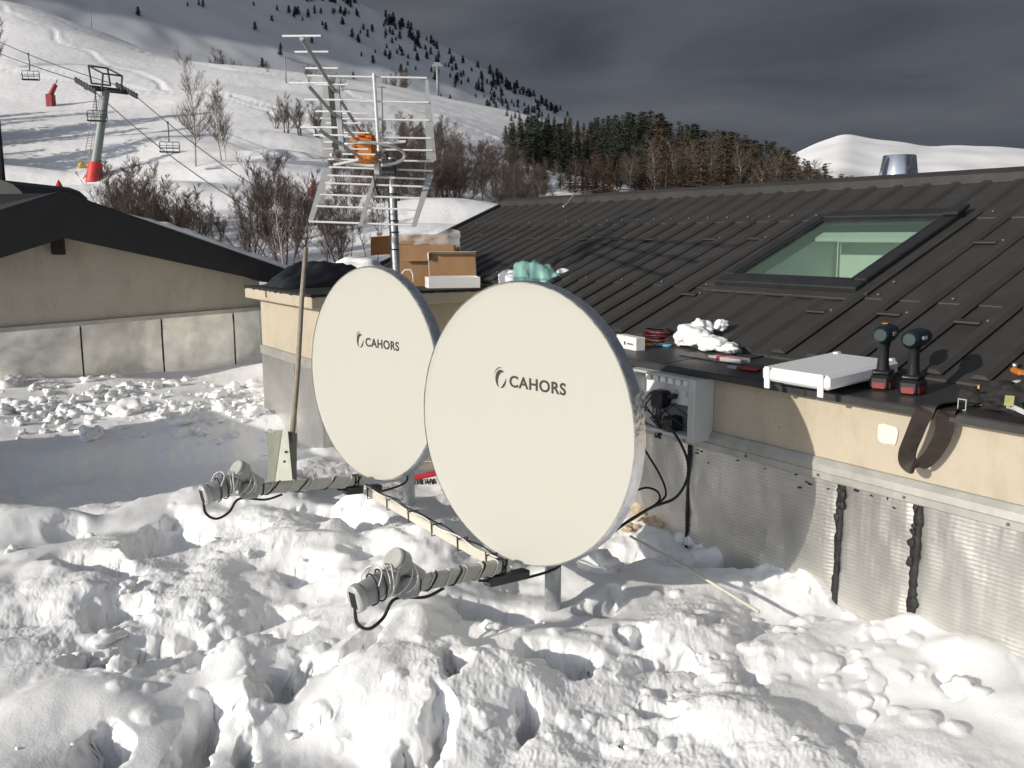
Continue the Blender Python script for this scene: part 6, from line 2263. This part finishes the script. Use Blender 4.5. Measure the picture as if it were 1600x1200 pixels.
for i in range(120):
    px = 815 + (i + r_.random()) * (1325 - 815) / 120
    top = np.interp(px, [800, 880, 1000, 1100, 1200, 1300, 1330], [262, 255, 232, 228, 240, 268, 285]) + r_.uniform(-14, 20)
    kind = 'birch' if i % 3 == 0 else 'larch'
    tree_px(kind, i % 3, 'birch_tree' if kind == 'birch' else 'larch_tree', px, 0, top,
            'white-stemmed bare birch in front of the forest, above the roof ridge' if kind == 'birch' else 'low brown larch before the forest, above the roof ridge',
            'birches in front of the forest' if kind == 'birch' else 'low larches before the forest', 1.3 if kind == 'birch' else 2.1, r_fixed=r_.uniform(98, 132))

for i in range(16):
    px = 792 + i * 6.0 + r_.uniform(-3, 3)
    tree_px('pine', i % 3, 'pine_tree', px, 0, np.interp(px, [790, 815, 850, 890], [196, 178, 178, 192]) + r_.uniform(-4, 12), 'dark green pine in the dense grove at the left end of the forest', 'pines at the left end of the forest', 2.0, r_fixed=r_.uniform(122, 150))
# conifers dotted over the shaded mountainside
fr, fa, fz = mount_grid
far_protos = []
for k in range(3):
    tk, cr = conifer_meshes(200 + k, 9.0, 3.0, 10, .97, 1.5, .35)
    me_b = MB()
    me_b.v = tk.v + cr.v
    me_b.f = tk.f + [tuple(i + len(tk.v) for i in f) for f in cr.f]
    far_protos.append(me_b)
r_ = random.Random(77)
fm = [None] * 3
cnt = 0
tries = 0
while cnt < 300 and tries < 30000:
    tries += 1
    px = r_.uniform(150, 900)
    t_ = r_.random() ** .6
    R0 = 560 + t_ * 585
    sil = np.interp(px, MPX, MPY)
    a_ = math.atan((px - 800) / 1419)
    py_here = 325 + (sil - 325) * (R0 - 420) / 730
    if py_here < -12 or py_here > 182:
        continue
    near_edge = math.exp(-(py_here - sil) / 30.0)
    keep = 0.04 + 0.96 * near_edge * (0.35 + 0.65 * (float(noise2(px / 38, R0 / 120)) > -.1)) + (0.12 if px > 300 and float(noise2(px / 50 + 8, R0 / 140 + 3)) > 0.1 else 0)
    if px < 330:
        keep *= .5
    if 755 < px < 850 and py_here > 135:
        keep = max(keep, .5)
    if r_.random() > keep:
        continue
    i = np.searchsorted(fr, R0)
    j = np.searchsorted(fa, a_)
    z = fz[min(i, fz.shape[0] - 1), min(j, fz.shape[1] - 1)]
    k = cnt % 3
    s_ = r_.uniform(.45, 1.05) * (1.15 if near_edge > .5 else .9)
    if fm[k] is None:
        fm[k] = far_protos[k].build('mountain_fir', M['far_tree'], None)
        o = fm[k]
    else:
        o = bpy.data.objects.new('mountain_fir', fm[k].data)
        col.objects.link(o)
    o.location = (R0 * math.sin(a_), R0 * math.cos(a_), z - .3)
    o.rotation_euler = (0, 0, r_.uniform(0, 6))
    o.scale = (s_ * 1.15, s_ * 1.15, s_)
    tag(o, 'small dark fir dotted on the shaded snowy mountainside', 'tree', 'firs on the shaded mountainside')
    cnt += 1

# ------------------------------------------------------------------ chairlift
pb = hill_point(146, 281)
pd = pb.y * CP - pb.z * SP
top = at(166, 140, pd + 1.0)
PY = empty('lift_pylon', pb, 0, 'grey chairlift pylon with red padded foot on the ski slope', 'pylon')
ax_l = (at(530, 372, pd - 22) - at(0, 62, pd + 14))
cable_dir = ax_l.normalized()
side = cable_dir.cross(Vector((0, 0, 1))).normalized()
MB().tube([pb - Vector((0, 0, 1)), pb, top], [.46, .45, .33], 16).build('shaft', M['pylon'], PY, world=True, smooth=True, auto=40)
sleeve = pb.lerp(top, .17)
MB().tube([pb - Vector((0, 0, .4)), sleeve], [.74, .64], 14).build('crash_pad', M['redpad'], PY, world=True, smooth=True, auto=40)
ca = MB()
m_ = Matrix(((cable_dir.x * .74, side.x * .74, 0, top.x), (cable_dir.y * .74, side.y * .74, 0, top.y), (cable_dir.z * .74, side.z * .74, .85, top.z), (0, 0, 0, 1)))
ca.box((-.28, -2.7, -.25), (.28, 2.7, .25), m_, bev=.05)
ca.build('crossarm', M['steel_dark'], PY, world=True)
for sg in (-1, 1):
    tr2 = MB()
    tr2.box((-3.0, sg * 2.6 - .09, -.12), (3.0, sg * 2.6 + .09, .12), m_)
    tr2.build('sheave_beam', M['steel_dark'], PY, world=True)
    for k in range(8):
        c = m_ @ Vector((-2.8 + .8 * k, sg * 2.6, .22))
        MB().lathe([(.20, -.06), (.24, -.06), (.24, .06), (.20, .06)], Matrix.Translation(c) @ Matrix.Rotation(math.atan2(side.y, side.x), 4, 'Z') @ Matrix.Rotation(R(90), 4, 'Y'), 14).build('sheave', M['lift_wire'], PY, world=True)
for a0, a1 in [((-2.04, -1.2, 2.0), (2.21, -1.2, 2.0)), ((-2.04, -1.2, 2.0), (-1.5, -1.2, .2)), ((2.21, -1.2, 2.0), (1.6, -1.2, .2)), ((-2.04, 1.2, 2.0), (2.21, 1.2, 2.0)), ((-2.04, 1.2, 2.0), (-1.5, 1.2, .2)), ((2.21, 1.2, 2.0), (1.6, 1.2, .2)), ((-2.04, -1.2, 2.0), (-2.04, 1.2, 2.0)), ((2.21, -1.2, 2.0), (2.21, 1.2, 2.0)), ((-1.5, -1.2, .25), (-1.5, 1.2, .25)), ((1.6, -1.2, .25), (1.6, 1.2, .25))]:
    MB().tube([m_ @ Vector(a0), m_ @ Vector(a1)], .085, 6).build('lifting_frame', M['steel_dark'], PY, world=True)
ld = MB()
for sg in (-.22, .22):
    ld.tube([pb.lerp(top, .2) + Vector((-.75 + sg, -.35, 0)), pb.lerp(top, .95) + Vector((-.55 + sg, -.35, 0))], .035, 4)
for k in range(24):
    c = pb.lerp(top, .2 + .75 * k / 24)
    ld.tube([c + Vector((-.9, -.35, 0)), c + Vector((-.4, -.35, 0))], .025, 4)
ld.build('ladder', M['alu_plate'], PY, world=True)
yb = hill_point(128, 263)
tag(MB().blob(yb + Vector((0, 0, .3)), (.36, .28, .30), 12, .3, 2).build('yellow_sack', M['yellow'], None, smooth=True), 'yellow sack lying left of the pylon foot', 'sack')
# ropes
rope = {}
for sg, nm in ((-1, 'nearer' if side.y * -1 < 0 else 'farther'), (1, 'nearer' if side.y < 0 else 'farther')):
    c0 = m_ @ Vector((0, sg * 2.6, .45))
    up_end = c0 + (at(-180, -20, pd + 24) - at(166, 140, pd + 1))
    dn_end = c0 + (at(640, 440, pd - 26) - at(166, 140, pd + 1))
    pts = []
    for t in np.linspace(0, 1, 14):
        pts.append(up_end.lerp(c0, t) - Vector((0, 0, 1.2 * math.sin(math.pi * t))))
    for t in np.linspace(0, 1, 16)[1:]:
        pts.append(c0.lerp(dn_end, t) - Vector((0, 0, 1.6 * math.sin(math.pi * t))))
    rope[sg] = pts
    tag(MB().tube(pts, .045, 5).build('lift_rope', M['lift_wire'], None, smooth=True), nm + ' of the two chairlift haul ropes over the pylon', 'rope')


def rope_at(sg, px):
    best = min(range(len(rope[sg]) - 1), key=lambda i: abs(_pxof(rope[sg][i].lerp(rope[sg][i + 1], .5)) - px))
    a_, b_ = rope[sg][best], rope[sg][best + 1]
    lo, hi = 0, 1
    for _ in range(30):
        t = (lo + hi) / 2
        if _pxof(a_.lerp(b_, t)) < px:
            lo = t
        else:
            hi = t
    return a_.lerp(b_, t)


def _pxof(p):
    return 800 + FPX * p.x / (p.y * CP - p.z * SP)


chair0 = None
NEAR = -1 if side.y * -1 < 0 else 1
for sg, px, lab in [(-NEAR, 44, 'empty lift chair left of the pylon, nearest the left edge'), (NEAR, 148, 'empty lift chair hanging in front of the pylon shaft'), (-NEAR, 262, 'empty lift chair between the pylon and the two birches'), (NEAR, 393, 'empty lift chair above the gable roof end, before the bare trees'), (NEAR, 495, 'dark lift chair low behind the antenna, by the red snow gun')]:
    g = rope_at(sg, px)
    if chair0 is None:
        o = empty('lift_chair', g, R(12), lab, 'lift chair', 'chairs on the chairlift')
        MB().tube([(0, 0, 0.05), (0, .12, -.3), (0, .30, -1.1), (0, .10, -1.9), (0, 0, -2.05)], .065, 6).build('hanger', M['steel_dark'], o, smooth=True)
        MB().tube([(-1.05, .45, -3.1), (-1.05, 0.35, -2.2), (-1.0, .3, -2.05), (1.0, .3, -2.05), (1.05, .35, -2.2), (1.05, .45, -3.1)], .05, 6).build('side_frame', M['steel_dark'], o, smooth=True)
        for zz in (-2.45, -2.75):
            MB().tube([(-1.02, .40, zz), (1.02, .40, zz)], .035, 6).build('back_rail', M['steel_dark'], o, smooth=True)
        for xx in (-.35, .35):
            MB().tube([(xx, .38, -2.05), (xx, .46, -3.12)], .03, 6).build('back_strut', M['steel_dark'], o, smooth=True)
        MB().box((-1.05, -.2, -3.25), (1.05, .5, -3.10), None, bev=.04).build('seat', M['fascia'], o)
        MB().tube([(-1.05, .3, -2.4), (-1.05, -.4, -2.75), (1.05, -.4, -2.75), (1.05, .3, -2.4)], .03, 6).build('safety_bar', M['steel_dark'], o, smooth=True)
        MB().box((-.12, -.09, -.06), (.12, .09, .16), None, bev=.02).build('grip', M['steel_dark'], o)
        o.scale = (.8, .8, .8)
        chair0 = o
    else:
        copy_tree(chair0, None, g, None, None, lab)
# snow guns in red padding
for px, py, lab, sc__ in [(80, 166, 'dark red padded snow gun on the slope left of the pylon', 1.0), (486, 308, 'dark red padded snow gun seen behind the left reflector plate', .75)]:
    p = hill_point(px, py)
    o = empty('snow_gun', p, 0, lab, 'snow gun')
    s_ = sc__ * (p.y / 95.0) * 1.0
    MB().box((-.38 * s_, -.38 * s_, -.4), (.38 * s_, .38 * s_, 1.15 * s_), None, bev=.1 * s_).build('padding', M['darkred'], o)
    MB().tube([(.05 * s_, 0, 1.1 * s_), (.62 * s_, 0, 2.1 * s_)], [.26 * s_, .22 * s_], 12).build('barrel', M['darkred'], o, smooth=True, auto=40)
    MB().tube([(.55 * s_, 0, 2.0 * s_), (.85 * s_, 0, 2.6 * s_)], .04 * s_, 6).build('lance', M['steel_dark'], o)
p = hill_point(583, 122)
mk = empty('piste_marker', p, 0, 'tiny red and white marker pole on the skyline behind the antenna', 'marker pole')
MB().tube([(0, 0, -.3), (-.2, 0, 1.3)], .09, 6).build('red_section', M['redpad'], mk)
MB().tube([(-.2, 0, 1.3), (-.75, 0, 4.2)], .06, 6).build('white_section', M['white_plastic'], mk)
p = hill_point(93, 300, 30)
fg = empty('fabric_cone', p, 0, 'small orange-red cone peeping over the gable apex', 'cone')
MB().lathe([(.55, -.6), (.42, .1), (.05, .9)], None, 10).build('cone', M['redpad'], fg, smooth=True)
# distant poles and a distant pylon
for i, (px, b, t_, lab) in enumerate([(142, 27, -8, 'grey pole on the skyline above the chairlift pylon'), (277, 77, 48, 'short grey pole on the ski hill skyline'), (447, 130, 92, 'thin pole on the skyline left of the antenna booms'), (598, 215, 143, 'thin dark pole behind the upper reflector')]):
    p = hill_point(px, b)
    h = (b - t_) / FPX * math.hypot(p.x, p.y) * 1.03
    o = empty('slope_pole', p, 0, lab, 'pole')
    MB().tube([(0, 0, -.5), (0, 0, h)], [.14, .10], 8).build('shaft', M['pylon'], o, smooth=True)
    MB().tube([(-.5, 0, h * .97), (.5, 0, h * .97)], .07, 6).build('crossbar', M['pylon'], o)
i = np.searchsorted(fr, 460)
a_ = math.atan((687 - 800) / 1419)
j = np.searchsorted(fa, a_)
p = Vector((230 * math.sin(a_), 230 * math.cos(a_), float(hill_z(230 * math.sin(a_), 230 * math.cos(a_)))))
ht = pxpy_to_az_el(687, 101)[1] * 230 - p.z
o = empty('lift_pylon', p, 0, 'distant slim lift pylon on the skyline right of the antenna', 'pylon')
MB().tube([(0, 0, -1), (0, 0, ht)], [.42, .34], 10).build('shaft', M['pylon'], o, smooth=True)
MB().box((-1.3, -.3, ht - .5), (1.3, .3, ht)).build('crossarm', M['pylon'], o)
MB().box((-.8, -.3, ht + .001), (.8, .3, ht + .5)).build('frame', M['pylon'], o)
